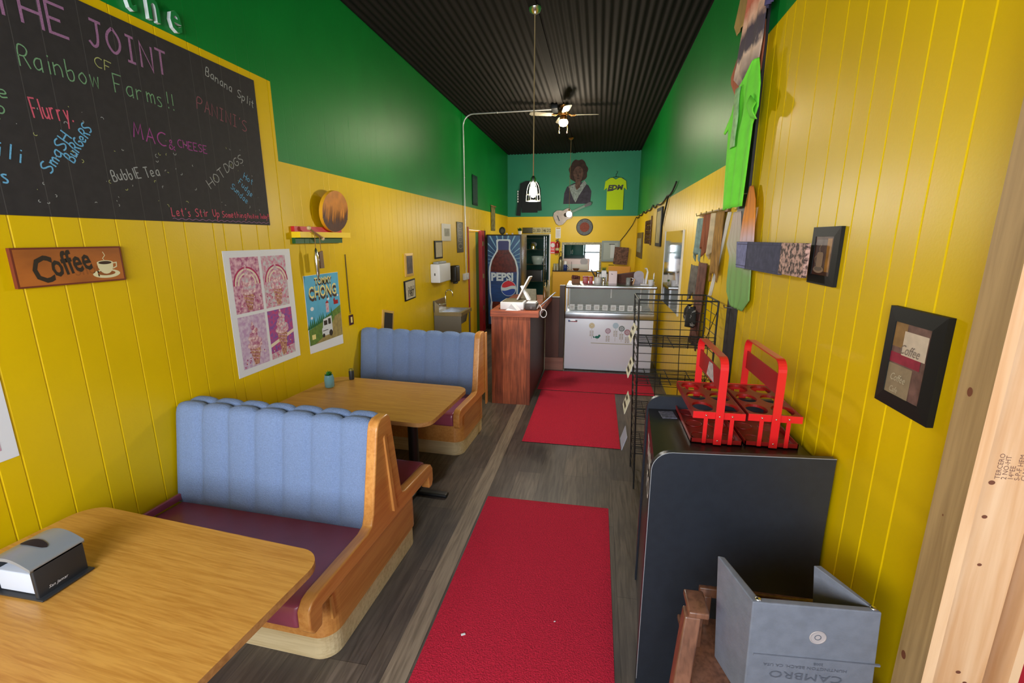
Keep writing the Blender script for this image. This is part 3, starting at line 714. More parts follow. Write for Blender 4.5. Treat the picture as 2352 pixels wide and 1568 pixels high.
# ice cream posters
PK = [mat('print ' + n, c, .7, var=v, scale=38, col2=c2) for n, c, v, c2 in (
    ('rose pastel', rgb(226, 184, 196), .4, rgb(170, 84, 126)), ('mint pastel', rgb(200, 206, 208), .3, rgb(206, 120, 150)), ('lilac', rgb(190, 150, 190), .3, rgb(214, 196, 214)), ('sunset', rgb(196, 70, 124), .4, rgb(120, 84, 164)))]
SW = mat('print swirl', rgb(240, 214, 214), .7, var=.4, scale=55, col2=rgb(190, 120, 138)); CN = mat('print cone', rgb(214, 164, 130), .7, var=.35, scale=70, col2=rgb(150, 84, 80)); SPR = mat('print sprinkle', rgb(176, 34, 90), .7); RB = mat('print rainbow', rgb(230, 214, 190), .7)
def cone_print(m, pl, u0, v0, u1, v1, bg, d, tall, cx, style):
    w, h = u1 - u0, v1 - v0
    m.rect(pl, u0, v0, u1, v1, d, PK[bg])
    c = u0 + cx * w
    if style in (0, 1):
        for k, cc in enumerate((SPR, RB, PK[0], RB)):
            R_ = (.46 - .05 * k) * w
            m.stroke(pl, [(c + R_ * math.cos(PI * i / 14), v0 + .50 * h + R_ * 1.0 * math.sin(PI * i / 14)) for i in range(15)], .045 * w, d + .0002 + .00005 * k, cc)
    if style == 3:
        m.poly(pl, [(u0, v0 + .25 * h), (u1, v0 + .45 * h), (u1, v0 + .52 * h), (u0, v0 + .32 * h)], d + .0002, RB); m.poly(pl, [(u0, v0), (u1, v0), (u1, v0 + .2 * h), (u0, v0 + .12 * h)], d + .0002, PK[1])
    cw = .22 * w
    top = v0 + tall * h
    m.poly(pl, [(c - cw, top), (c - cw * .35, v0 + .03 * h), (c + cw * .35, v0 + .03 * h), (c + cw, top)], d + .0005, CN)
    for k in range(4): m.stroke(pl, [(c - cw * (1 - .15 * k), top - k * .07 * h), (c + cw * (.9 - .15 * k), top - (k + .8) * .07 * h)], .006, d + .0006, PK[0])
    n = 7
    for k in range(n):
        f = k / (n - 1); r = cw * (1.25 - 1.1 * f)
        m.disc(pl, c + .012 * math.sin(k * 2), top + (.02 + .46 * f) * h * (1 - tall * .25), r, d + .0007 + .0001 * k, SW if k % 2 == 0 else PK[0 if style == 2 else 1], 18, max(.075 * h * (1.1 - .5 * f), .01))
    for k in range(16):
        m.disc(pl, random.uniform(u0 + .01, u1 - .01), random.uniform(v0 + .01, v0 + .3 * h), .005, d + .0016, SPR if k % 3 else RB, 6)
def ice_poster(label, du, full=True):
    t = thing('ice_cream_poster', label, 'poster', (XL, 2.83 + du, .99), 'ice cream cone posters')
    m = MB(); m.pbox(LW, 2.51 + du, .99, 3.155 + du, 1.822, .0005, .0025, PAPER); m.build('sheet', None, t)
    m = MB(); d = .003
    cone_print(m, LW, 2.56 + du, 1.412, 2.812 + du, 1.778, 0, d, .38, .5, 0); cone_print(m, LW, 2.838 + du, 1.412, 3.09 + du, 1.778, 1, d, .40, .55, 1)
    cone_print(m, LW, 2.56 + du, 1.035, 2.812 + du, 1.39, 2, d, .40, .5, 2); cone_print(m, LW, 2.838 + du, 1.035, 3.10 + du, 1.39, 3, d, .55, .52, 3)
    m.build('cone_pictures', None, t)
ice_poster('white poster of four pink ice cream cone pictures, hung left of the striped shelf', 0)
t = thing('ice_cream_poster', 'white edged pink poster cut off by the left picture edge, above the foreground table', 'poster', (XL, 1.0, 1.02), 'ice cream cone posters')
m = MB(); m.pbox(LW, .68, 1.03, 1.322, 1.86, .0005, .0025, PAPER); m.build('sheet', None, t)
m = MB(); cone_print(m, LW, .73, 1.452, .985, 1.815, 1, .003, .38, .5, 0); cone_print(m, LW, 1.01, 1.452, 1.265, 1.815, 0, .003, .4, .5, 1); cone_print(m, LW, .73, 1.075, .985, 1.43, 2, .003, .4, .5, 2); cone_print(m, LW, 1.01, 1.075, 1.272, 1.43, 3, .003, .5, .5, 3); m.build('cone_pictures', None, t)

# striped shelf with wooden disc
t = thing('wall_shelf', 'red yellow and green striped wooden wall shelf holding the wooden disc', 'shelf', (XL, 3.57, 1.86))
MB().pbox(LW, 3.20, 1.95, 3.86, 1.99, .0005, .03, mat('shelf red', rgb(196, 20, 26), .45)).build('red_board', None, t)
MB().pbox(LW, 3.20, 1.905, 3.93, 1.949, .0005, .075, mat('shelf yellow', rgb(244, 206, 20), .45)).build('yellow_board', None, t)
MB().pbox(LW, 3.20, 1.86, 3.86, 1.904, .0005, .03, mat('shelf green', rgb(18, 84, 30), .45)).build('green_board', None, t)
t = thing('wood_disc', 'round orange wood slice burnt with dark grass shapes, standing on striped shelf', 'wood slice', (XL, 3.70, 1.95))
DP = Pl((XL + .052, 3.715, 2.125), (0, 1, 0), (.12, 0, .993))
DW = mat('disc wood', rgb(214, 132, 30), .35, var=.3, scale=10); DE = mat('disc rim', rgb(240, 176, 40), .35); BURN = mat('burnt brown', rgb(84, 40, 14), .5, var=.4, scale=30)
m = MB(); ring = [(.20 * math.cos(2 * PI * i / 40), .172 * math.sin(2 * PI * i / 40)) for i in range(40)]
m.prism([DP.p(u, v, -.005) for u, v in ring], DP.n * .030, DE, DW, smooth=True); m.build('slice', None, t)
m = MB()
for i in range(44):
    u = -.185 + .37 * i / 43; lo = -.168 * math.sqrt(max(0, 1 - (u / .2) ** 2)); hh = random.uniform(.08, .25) * (1 - .3 * abs(u) / .2); vmax = .155 * math.sqrt(max(0, 1 - (u / .2) ** 2)); tp = min(lo + hh, vmax)
    m.poly(DP, [(u - .008, lo), (u + .008, lo), (u + .003 + .006 * math.sin(i), tp)], .0254 + .00002 * i, BURN)
m.build('burnt_grass', None, t)
t = thing('wind_chime', 'silver feather wind chime hanging on cord from the striped shelf', 'wind chime', (XL, 3.36, 1.55))
CORD = mat('tan cord', rgb(150, 110, 60), .8); SHELL = mat('pale shell', rgb(214, 190, 140), .4)
xw = XL + .085
m = MB(); m.tube([(xw, 3.30, 1.975), (xw + .005, 3.36, 1.945), (xw + .005, 3.42, 1.92), (xw, 3.47, 1.90)], .008, CORD, 8); m.ball((xw, 3.30, 1.978), .017, SHELL, 10); m.ball((xw, 3.475, 1.897), .015, SHELL, 10); m.build('branch', None, t)
m = MB(); m.tube([(xw + .005, 3.36, 1.94), (xw + .005, 3.355, 1.82)], .003, CORD, 6); m.tube([(xw + .005, 3.42, 1.915), (xw + .005, 3.425, 1.79)], .003, CORD, 6); m.build('cord', None, t)
m = MB(); m.lathe((xw + .005, 3.355, 1.57), [(.002, 0), (.016, .06), (.02, .16), (.014, .23), (.003, .255)], CHROME, 12); m.build('silver_pendant', None, t)
m = MB(); m.hexa([(xw - .004, 3.40, 1.66), (xw + .008, 3.40, 1.66), (xw + .008, 3.45, 1.66), (xw - .004, 3.45, 1.66), (xw - .004, 3.395, 1.79), (xw + .008, 3.395, 1.79), (xw + .008, 3.445, 1.80), (xw - .004, 3.445, 1.80)], mat('brown feather', rgb(120, 92, 66), .6)); m.build('brown_pendant', None, t)

# cartoon tour poster
t = thing('tour_poster', 'blue and green cartoon concert poster with a white van, right of the ice cream poster', 'poster', (XL, 3.53, .95))
m = MB(); m.add([LW.p(3.285, .965, .001), LW.p(3.785, .945, .001), LW.p(3.785, 1.605, .001), LW.p(3.285, 1.605, .001), LW.p(3.285, .965, .003), LW.p(3.785, .945, .003), LW.p(3.785, 1.605, .003), LW.p(3.285, 1.605, .003)],
               [(4, 5, 6, 7), (0, 3, 2, 1), (0, 1, 5, 4), (1, 2, 6, 5), (2, 3, 7, 6), (3, 0, 4, 7)], PAPER); m.build('sheet', None, t)
SKYB = mat('print sky blue', rgb(92, 178, 216), .7, var=.15, scale=8); GRS = mat('print meadow', rgb(104, 136, 48), .7, var=.3, scale=30); PTH = mat('print path', rgb(166, 146, 84), .7, var=.3, scale=30); PIN = mat('print pines', rgb(30, 104, 52), .7); CRT = mat('print cream', rgb(236, 220, 140), .7); BRN = mat('print brown', rgb(74, 44, 24), .7)
m = MB(); d = .0034
m.rect(LW, 3.288, 1.03, 3.782, 1.602, d, SKYB)
m.poly(LW, [(3.288, 1.03), (3.782, 1.03), (3.782, 1.31), (3.62, 1.26), (3.42, 1.19), (3.288, 1.16)], d + .0004, GRS)
m.poly(LW, [(3.36, 1.03), (3.782, 1.03), (3.782, 1.24), (3.68, 1.22), (3.58, 1.10)], d + .0006, PTH)
for i in range(14):
    u = 3.295 + i * .026; b = 1.165 + .06 * (i / 13); m.poly(LW, [(u - .016, b), (u + .016, b), (u, b + random.uniform(.04, .09))], d + .0005, PIN)
for u, v, r in ((3.36, 1.33, .024), (3.345, 1.255, .016), (3.60, 1.385, .018), (3.75, 1.40, .014)): m.disc(LW, u, v, r, d + .0003, PAPER, 14, r * .7)
m.rect(LW, 3.68, 1.325, 3.75, 1.36, d + .0008, RTR); m.poly(LW, [(3.67, 1.36), (3.70, 1.39), (3.705, 1.36)], d + .0008, RTR); m.rect(LW, 3.555, 1.27, 3.60, 1.35, d + .0007, PK[1]); m.poly(LW, [(3.55, 1.35), (3.605, 1.35), (3.578, 1.375)], d + .0008, RTR)
for pts in ([(3.63, 1.40), (3.67, 1.45)], [(3.67, 1.40), (3.63, 1.45)], [(3.69, 1.44), (3.72, 1.45)]): m.stroke(LW, pts, .004, d + .0006, BRN)
VN = mat('print van white', rgb(214, 218, 222), .7)
m.poly(LW, rounded(3.47, 1.075, 3.63, 1.15, .02, 4), d + .001, VN); m.poly(LW, [(3.485, 1.15), (3.50, 1.22), (3.625, 1.235), (3.63, 1.14)], d + .0011, VN); m.rect(LW, 3.505, 1.165, 3.555, 1.205, d + .0012, INK); m.rect(LW, 3.57, 1.165, 3.61, 1.215, d + .0012, INK)
m.disc(LW, 3.60, 1.085, .028, d + .0013, INK, 16); m.disc(LW, 3.49, 1.08, .018, d + .0013, INK, 16); m.stroke(LW, [(3.48, 1.12), (3.56, 1.12)], .006, d + .0013, INK); m.rect(LW, 3.325, 1.075, 3.375, 1.115, d + .001, CRT)
m.build('cartoon_print', None, t)
m = MB(); m.text(LW, 'TOMMY', 3.425, 1.515, .052, d + .0012, BRN, wscale=.92, bold=.003); m.text(LW, 'TOMMY', 3.425, 1.528, .052, d + .0015, CRT, wscale=.92, bold=.001)
m.text(LW, 'CHONG', 3.33, 1.395, .095, d + .0012, BRN, wscale=.80, bold=.004); m.text(LW, 'CHONG', 3.33, 1.418, .095, d + .0015, CRT, wscale=.80, bold=.0015); m.build('lettering', None, t)

t = thing('hanging_pendant', 'small dark tag on a long thin cord hung right of the cartoon poster', 'pendant', (XL, 3.95, 1.09))
m = MB(); m.tube([(XL + .006, 3.93, 1.755), (XL + .006, 3.935, 1.29), (XL + .006, 3.94, 1.21)], .004, mat('dark braid', rgb(52, 44, 36), .8), 6); m.build('cord', None, t)
m = MB(); m.pbox(LW, 3.915, 1.09, 3.985, 1.185, .001, .008, mat('tag maroon', rgb(60, 20, 34), .5)); m.rect(LW, 3.935, 1.11, 3.965, 1.165, .0085, CRT); m.ball((XL + .008, 3.94, 1.205), .008, BRASS, 8); m.build('tag', None, t)

# framed pictures further back
def frame(label, pl, u0, v0, u1, v1, fw, fm, pics, tilt=0.0, depth=.018, name='framed_picture', cat='picture', group=None, lettering=None, mount=None):
    t = thing(name, label, cat, tuple(pl.p((u0 + u1) / 2, v0, 0)), group)
    c = math.cos(tilt); s = math.sin(tilt); cu, cv = (u0 + u1) / 2, (v0 + v1) / 2
    q = Pl(pl.p(cu, cv, 0), pl.u * c + pl.v * s, pl.v * c - pl.u * s)
    w, h = (u1 - u0) / 2, (v1 - v0) / 2
    m = MB()
    o = [(-w, -h), (w, -h), (w, h), (-w, h)]; i_ = [(-w + fw, -h + fw), (w - fw, -h + fw), (w - fw, h - fw), (-w + fw, h - fw)]
    for k in range(4):
        a, b, b2, a2 = o[k], o[(k + 1) % 4], i_[(k + 1) % 4], i_[k]
        m.hexa([q.p(*a, .0005), q.p(*b, .0005), q.p(*b2, .0005), q.p(*a2, .0005), q.p(*a, depth * .8), q.p(*b, depth * .8), q.p(*b2, depth), q.p(*a2, depth)], fm)
    m.build('frame', None, t, clean=True)
    m = MB(); m.pbox(q, -w + fw, -h + fw, w - fw, h - fw, .0005, depth * .8, mount or PAPER)
    for (a0, b0, a1, b1, mm) in pics: m.rect(q, -w + fw + a0 * 2 * (w - fw), -h + fw + b0 * 2 * (h - fw), -w + fw + a1 * 2 * (w - fw), -h + fw + b1 * 2 * (h - fw), depth * .8 + .0006 + .0003 * pics.index((a0, b0, a1, b1, mm)), mm)
    m.build('picture', None, t)
    return t, q, w - fw, h - fw, depth * .8
GOLD = mat('pale gold frame', rgb(214, 176, 96), .4, .3); BFR = mat('black frame', rgb(18, 19, 19), .6, spec=.3); WFR = mat('white frame', rgb(214, 212, 206), .5)
DPH = mat('dark photo', rgb(96, 88, 92), .4, var=.7, scale=14); GPH = mat('grey document', rgb(196, 186, 160), .7, var=.15, scale=30); GRP = mat('green grey photo', rgb(150, 150, 124), .5, var=.5, scale=12)
frame('narrow gold framed dark photo above the black framed notice', LW, 5.26, 1.44, 5.51, 1.72, .03, GOLD, [(0, 0, 1, 1, DPH)])
t, q, w, h, d = frame('black framed notice hung below the gold framed photo', LW, 5.21, 1.15, 5.54, 1.395, .015, BFR, [(0, 0, 1, 1, GPH)], tilt=.03)
m = MB(); m.text(q, 'OVER 21', -w * .55, -h * .1, .05, d + .0015, INK, wscale=.8); m.text(q, '1987', -w * .6, -h * .8, .085, d + .0015, INK, wscale=.8, bold=.003); m.build('lettering', None, t)
frame('dark framed certificate just above the paper towel dispenser', LW, 6.32, 1.61, 6.65, 1.865, .022, BFR, [(0, 0, 1, 1, GPH)])
frame('pale framed picture of a dark vase above the dark framed certificate', LW, 6.67, 1.86, 7.07, 2.115, .07, WFR, [(0, 0, 1, 1, GRP)])
t = thing('metal_plaque', 'tall dark grey pressed metal plaque beside the white conduit', 'plaque', (XL, 7.6, 1.665))
m = MB(); m.pbox(LW, 7.41, 1.665, 7.76, 2.165, .0005, .012, mat('dark pressed tin', rgb(88, 84, 66), .5, .3, var=.5, scale=16), .004)
for k in range(4): m.stroke(LW, [(7.46 + .25 * (.5 + .5 * math.cos(i * .5)), 1.72 + .11 * k + .05 + .04 * math.sin(i * .5)) for i in range(14)], .012, .0128, mat('worn tin', rgb(122, 116, 96), .5, .4))
m.build('plate', None, t)

# washing station
t = thing('towel_dispenser', 'white paper towel dispenser on the wall above the hand sink', 'towel dispenser', (XL, 6.38, 1.28))
MB().pbox(LW, 6.13, 1.285, 6.62, 1.545, .001, .14, WHITE, .012).build('case', None, t)
MB().rect(Pl((0, 6.13, 0), (1, 0, 0), (0, 0, 1)), XL + .06, 1.385, XL + .075, 1.42, .0006, BLK).build('lock', None, t)
MB().pbox(LW, 6.2, 1.545, 6.55, 1.575, .02, .10, GREYP, .006).build('top_tray', None, t)
t = thing('soap_dispenser', 'black soap dispenser beside the white towel dispenser', 'soap dispenser', (XL, 7.1, 1.19))
MB().pbox(LW, 7.0, 1.215, 7.2, 1.475, .001, .11, BLK, .02).build('case', None, t); MB().pbox(LW, 7.05, 1.185, 7.15, 1.214, .03, .09, BLK, .008).build('push_bar', None, t)
t = thing('hand_sink', 'stainless steel hand sink with tall side splash by the striped door', 'sink', (-2.1, 6.4, 0))
sx0, sx1, sy0, sy1, sz = XL + .012, -1.88, 6.18, 6.72, .86
m = MB()
m.box((sx0, sy0, sz - .05), (sx1, sy0 + .05, sz), STEEL); m.box((sx0, sy1 - .05, sz - .05), (sx1, sy1, sz), STEEL); m.box((sx0, sy0 + .05, sz - .05), (sx0 + .1, sy1 - .05, sz), STEEL); m.box((sx1 - .04, sy0 + .05, sz - .05), (sx1, sy1 - .05, sz), STEEL)
m.hexa([(sx0 + .13, sy0 + .08, sz - .20), (sx1 - .07, sy0 + .08, sz - .20), (sx1 - .07, sy1 - .08, sz - .20), (sx0 + .13, sy1 - .08, sz - .20), (sx0 + .10, sy0 + .05, sz - .05), (sx1 - .04, sy0 + .05, sz - .05), (sx1 - .04, sy1 - .05, sz - .05), (sx0 + .10, sy1 - .05, sz - .05)], STEEL)
m.build('basin', None, t)
MB().box((sx0 - .006, sy0, sz), (sx0 + .01, sy1, sz + .16), STEEL).build('back_splash', None, t)
m = MB(); m.prism([(sx0, sy0, sz), (sx0 + .08, sy0, sz), (sx0 + .08, sy0, sz + .10), (sx0, sy0, sz + .17)], (0, .006, 0), STEEL); m.build('side_splash', None, t)
m = MB(); m.box((sx0, sy0 + .004, .15), (sx1 - .01, sy0 + .012, sz - .05), mat('grey steel skirt', rgb(120, 116, 108), .5, .2)); m.build('skirt', None, t)
for x, y in ((sx1 - .03, sy0 + .03), (sx1 - .03, sy1 - .03), (sx0 + .03, sy0 + .03), (sx0 + .03, sy1 - .03)):
    MB().tube([(x, y, .001), (x, y, sz - .05)], .014, STEEL, 10).build('leg', None, t)
m = MB(); m.tube([(sx0 + .012, 6.36, sz + .09), (sx0 + .06, 6.38, sz + .09), (sx0 + .085, 6.45, sz + .09), (sx0 + .085, 6.47, sz + .12)] + [(sx0 + .085 + .055 * (1 - math.cos(a)), 6.47, sz + .24 + .055 * math.sin(a)) for a in [PI * i / 10 for i in range(11)]] + [(sx0 + .195, 6.47, sz + .20)], .009, CHROME, 10); m.build('faucet', None, t)

frame('small gold framed blackboard leaning tilted behind the farther booth', LW, 4.57, .80, 4.84, 1.11, .026, GOLD, [], tilt=-.22, mount=CHB, name='framed_blackboard', cat='blackboard')

# conduit and boxes
COND = mat('galvanised conduit', rgb(206, 206, 202), .35, .5)
m = MB(); r = .18; yc_ = 7.84; xw = XL + .028; zt = ZC - .035
pts = [(xw, yc_, 1.30), (xw, yc_, zt - r)] + [(xw + r * (1 - math.cos(a)), yc_, zt - r + r * math.sin(a)) for a in [PI / 2 * i / 8 for i in range(1, 9)]] + [(-.815, yc_ - .03, zt)]
m.tube(pts, .0115, COND, 10)
for p in ((xw, yc_, 2.9), (-1.7, yc_ - .01, zt), (-1.1, yc_ - .02, zt)): m.ball(p, .017, COND, 8)
tag(m.build('conduit_pipe'), 'thin galvanised conduit bent from the left wall along the black ceiling', 'conduit')
t = thing('light_switch', 'white surface light switch box at the foot of the conduit', 'switch', (XL, 7.8, 1.19))
MB().pbox(LW, 7.70, 1.185, 7.94, 1.298, .001, .05, WHITE, .006).build('box', None, t); MB().box((XL + .051, 7.80, 1.225), (XL + .062, 7.83, 1.26), WHITE, .002).build('toggle', None, t)

# hangings at the far end of the left wall
m = MB(); DKB = mat('dark teal cloth', rgb(8, 56, 48), .8)
m.grid(lambda a, b: LW.p(8.42 + .33 * a, 2.50 + .53 * b, .012 + .008 * math.sin(a * 20)), 14, 6, DKB); o = m.build('hanging_banner', None, None, .004); tag(o, 'dark green cloth banner high on the left wall above the striped door', 'banner')
m = MB(); m.grid(lambda a, b: LW.p(9.90 + .4 * a, 2.06 + .52 * b, .012 + .006 * math.sin(a * 16)), 14, 6, mat('faded patterned cloth', rgb(132, 124, 66), .8, var=.6, scale=12)); m.tube([LW.p(9.86, 2.585, .02), LW.p(10.34, 2.585, .02)], .01, CORD, 6)
tag(m.build('hanging_banner', None, None, .004), 'faded patterned wall hanging over the drinks cooler', 'banner')
# ---------------------------------------------------------------- ceiling fixtures
BULB = mat('lit bulb', rgb(255, 240, 214), .4, emit=(1.0, .90, .74, 1), estr=26.0)
GLOBE = mat('lit frosted shade', rgb(255, 232, 200), .4, emit=(1.0, .80, .52, 1), estr=16.0)
WIRE = mat('tan cord sleeve', rgb(150, 128, 92), .8); CAGE = mat('chrome cage', rgb(210, 210, 205), .25, 1.0)
px_, py_ = -.643, 4.59
t = thing('cage_pendant', 'lit bulb in a wire cage hanging on a long tan cord', 'pendant lamp', (px_, py_, 2.25))
MB().lathe((px_, py_, ZC - .06), [(.012, 0), (.05, .02), (.06, .05)], CAGE, 20).build('ceiling_rose', None, t)
MB().tube([(px_, py_, ZC - .06), (px_, py_, 2.485)], .006, WIRE, 8).build('cord', None, t)
sk_ = MB().lathe((px_, py_, 2.425), [(.026, 0), (.028, .035), (.012, .06)], CAGE, 16).build('socket', None, t)
m = MB()
for k in range(6):
    a = 2 * PI * k / 6; pr = [(.024, 2.44), (.05, 2.40), (.062, 2.355), (.066, 2.31), (.070, 2.255)]
    m.tube([(px_ + r * math.cos(a), py_ + r * math.sin(a), z) for r, z in pr], .003, CAGE, 6)
for r, z in ((.066, 2.315), (.070, 2.255)): m.tube([(px_ + r * math.cos(2 * PI * i / 24), py_ + r * math.sin(2 * PI * i / 24), z) for i in range(24)], .0035, CAGE, 6, closed=True)
m.build('cage', None, t)
MB().lathe((px_, py_, 2.285), [(.001, 0), (.018, .008), (.031, .035), (.033, .06), (.024, .10), (.014, .14)], BULB, 18).build('bulb', None, sk_)
pl_ = point_light('pendant_light', (px_, py_, 2.20), 60, (1.0, .95, .86), .06)

fx, fy, fz = -.615, 7.72, 3.675
t = thing('ceiling_fan', 'brass ceiling fan with one lit globe under the black ceiling', 'ceiling fan', (fx, fy, 3.5))
DBR = mat('antique brass', rgb(168, 120, 66), .35, .9); BLD = wood_mat('grey fan blade', rgb(150, 146, 128), rgb(112, 106, 92), 'X', .45)
MB().lathe((fx, fy, 3.865), [(.03, 0), (.065, .02), (.07, .045)], DBR, 20).build('canopy', None, t)
MB().lathe((fx, fy, 3.765), [(.05, 0), (.085, .015), (.09, .06), (.06, .09), (.028, .105)], DBR, 24).build('motor', None, t)
MB().lathe((fx, fy, 3.70), [(.055, 0), (.06, .025), (.045, .06)], DBR, 20).build('light_kit', None, t)
MB().lathe((fx, fy, 3.605), [(.004, 0), (.05, .014), (.072, .045), (.072, .07), (.058, .098)], GLOBE, 24).build('glass_shade', None, t)
for k, a0 in enumerate((.12, PI + .35, PI / 2 + .22, -PI / 2 + .2)):
    ca, sa = math.cos(a0), math.sin(a0)
    def R(r, w, z): return (fx + ca * r - sa * w, fy + sa * r + ca * w, z)
    m = MB()
    for s in (1, -1): m.tube([R(.08, .012 * s, 3.79), R(.12, .03 * s, 3.765), R(.17, .03 * s, 3.77), R(.20, .006 * s, 3.775)], .006, DBR, 6)
    ba_ = m.build('blade_arm', None, t)
    m = MB(); pts = [(.18, -.045), (.24, -.055), (.50, -.062), (.535, -.04), (.545, 0), (.535, .04), (.50, .062), (.24, .055), (.18, .045)]
    m.prism([R(r, w, 3.772 + w * .18) for r, w in pts], (0, 0, .007), BLD); m.build('blade', None, ba_)
for s in (1, -1):
    m = MB(); m.tube([(fx + .062 * s, fy - .02, 3.70), (fx + .064 * s, fy - .02, 3.535)], .0022, DBR, 6); m.lathe((fx + .064 * s, fy - .02, 3.505), [(.008, 0), (.008, .02), (.003, .032)], mat('pull knob', rgb(226, 170, 110), .4), 10); m.build('pull_chain', None, t)
point_light('fan_light', (fx, fy, 3.55), 60, (1.0, .84, .62), .07)
MB_ = MB(); MB_.box((-.80, 7.60, ZC - .075), (-.70, 7.86, ZC - .012), BLK, .006); tag(MB_.build('junction_box'), 'black junction box on the ceiling at the end of the conduit', 'junction box')

gx, gy = -.64, 10.1
t = thing('globe_pendant', 'small lit globe bulb on a thin wire in front of the guitar', 'pendant lamp', (gx, gy, 2.36))
MB().lathe((gx, gy, ZC - .045), [(.03, 0), (.06, .034)], DBR, 16).build('ceiling_rose', None, t)
MB().tube([(gx, gy, ZC - .04), (gx, gy, 2.48)], .004, WIRE, 6).build('cord', None, t)
MB().lathe((gx, gy, 2.455), [(.018, 0), (.018, .04), (.006, .05)], DBR, 12).build('socket', None, t)
MB().ball((gx, gy, 2.40), .06, mat('lit globe', rgb(255, 240, 210), .4, emit=(1, .9, .72, 1), estr=22.0), 18).build('bulb', None, t)
point_light('globe_light', (gx, gy, 2.30), 60, (1.0, .93, .80), .06)

# ---------------------------------------------------------------- right wall: pictures
frame('large black framed Coffee print on right wall, beside the timber posts', RW, -1.575, 1.40, -1.335, 1.70, .042, BFR, [(0, 0, 1, 1, mat('umber print', rgb(120, 88, 80), .5, var=.5, scale=26)), (0, .66, .35, 1, mat('ochre print', rgb(150, 112, 64), .6, var=.3, scale=30)), (0, 0, .68, .42, mat('taupe print', rgb(146, 126, 98), .6, var=.2, scale=30)),
      (0, .44, .85, .58, mat('wine print', rgb(150, 36, 60), .5, var=.3, scale=30)), (.30, .57, .95, .90, mat('ivory print', rgb(206, 186, 164), .6, var=.12, scale=40))], depth=.022)
q = Pl(RW.p(-1.455, 1.55, .0212), RW.u, RW.v); m = MB(); IVO = mat('ivory ink', rgb(190, 176, 148), .7); GRY = mat('grey ink', rgb(120, 104, 92), .7)
m.text(q, 'Coffee', -.04, .02, .028, 0, GRY, wscale=.8, shear=.35); m.text(q, 'Coffee', -.06, -.065, .022, 0, IVO, wscale=.8, shear=.35); m.text(q, 'Cafe', -.055, -.10, .018, 0, IVO, wscale=.8, shear=.35)
pf = [o for o in scene.objects if o.get('label', '').startswith('large black framed')][0]; m.build('lettering', None, pf)
t, q, w, h, d = frame('small black framed coffee cup picture right of the denim canvas', RW, -2.185, 1.715, -1.955, 1.945, .038, BFR, [(0, 0, 1, 1, mat('print dark brown', rgb(84, 50, 40), .5, var=.4, scale=24)), (.08, .10, .70, .92, mat('print plum', rgb(104, 84, 80), .5, var=.35, scale=24)), (.68, .1, .92, .95, mat('print amber', rgb(176, 122, 54), .5, var=.4, scale=24))], depth=.018)
m = MB(); CUPP = mat('print cup', rgb(158, 132, 110), .6)
m.disc(q, -.02, -.055, .045, d + .0025, CUPP, 20, .014); m.disc(q, -.02, -.052, .034, d + .0028, GRY, 20, .009); m.poly(q, rounded(-.045, -.045, .01, .015, .012, 4), d + .003, CUPP); m.stroke(q, [(-.045, .0), (-.06, -.01), (-.05, -.03)], .006, d + .003, CUPP); m.stroke(q, [(-.02, .015), (-.028, .03), (-.015, .045)], .005, d + .003, CUPP); m.build('painted_cup', None, t)
t = thing('denim_canvas', 'long narrow denim covered board with bark picture end on right wall', 'wall art', (.85, 2.56, 1.73))
DEN = mat('denim', rgb(76, 78, 108), .85, var=.35, scale=26, bump=.3, bscale=200); DENL = mat('washed denim', rgb(136, 140, 190), .85, var=.3, scale=30, bump=.3, bscale=200); SEAM = mat('denim seam', rgb(62, 62, 92), .85); BARK = mat('bark photo', rgb(204, 162, 150), .7, col2=rgb(58, 38, 36), scale=55, detail=8, lo=.42, hi=.58)
qd = Pl((.848, 0, 0), (0, -1, 0), (0, 0, 1))
m = MB(); m.hexa([qd.p(-3.06, 1.725, -.012), qd.p(-2.37, 1.73, -.012), qd.p(-2.37, 1.73, .004), qd.p(-3.06, 1.725, .004), qd.p(-3.10, 1.88, -.012), qd.p(-2.37, 1.88, -.012), qd.p(-2.37, 1.88, .004), qd.p(-3.10, 1.88, .004)], DEN)
m.poly(qd, [(-3.06, 1.727), (-2.88, 1.728), (-2.88, 1.878), (-3.095, 1.878)], .0046, DENL)
for v in (1.742, 1.866): m.stroke(qd, [(-3.07, v), (-2.38, v)], .004, .005, SEAM)
m.stroke(qd, [(-2.88, 1.73), (-2.88, 1.878)], .006, .005, SEAM); m.build('denim_board', None, t)
m = MB(); m.pbox(qd, -2.369, 1.738, -2.105, 1.88, -.012, .006, BARK); m.build('bark_board', None, t)
m = MB(); m.box((.861, 2.2, 1.79), (XR - .001, 2.24, 1.83), PINEW); m.box((.861, 2.75, 1.79), (XR - .001, 2.79, 1.83), PINEW); m.build('standoff', None, t)

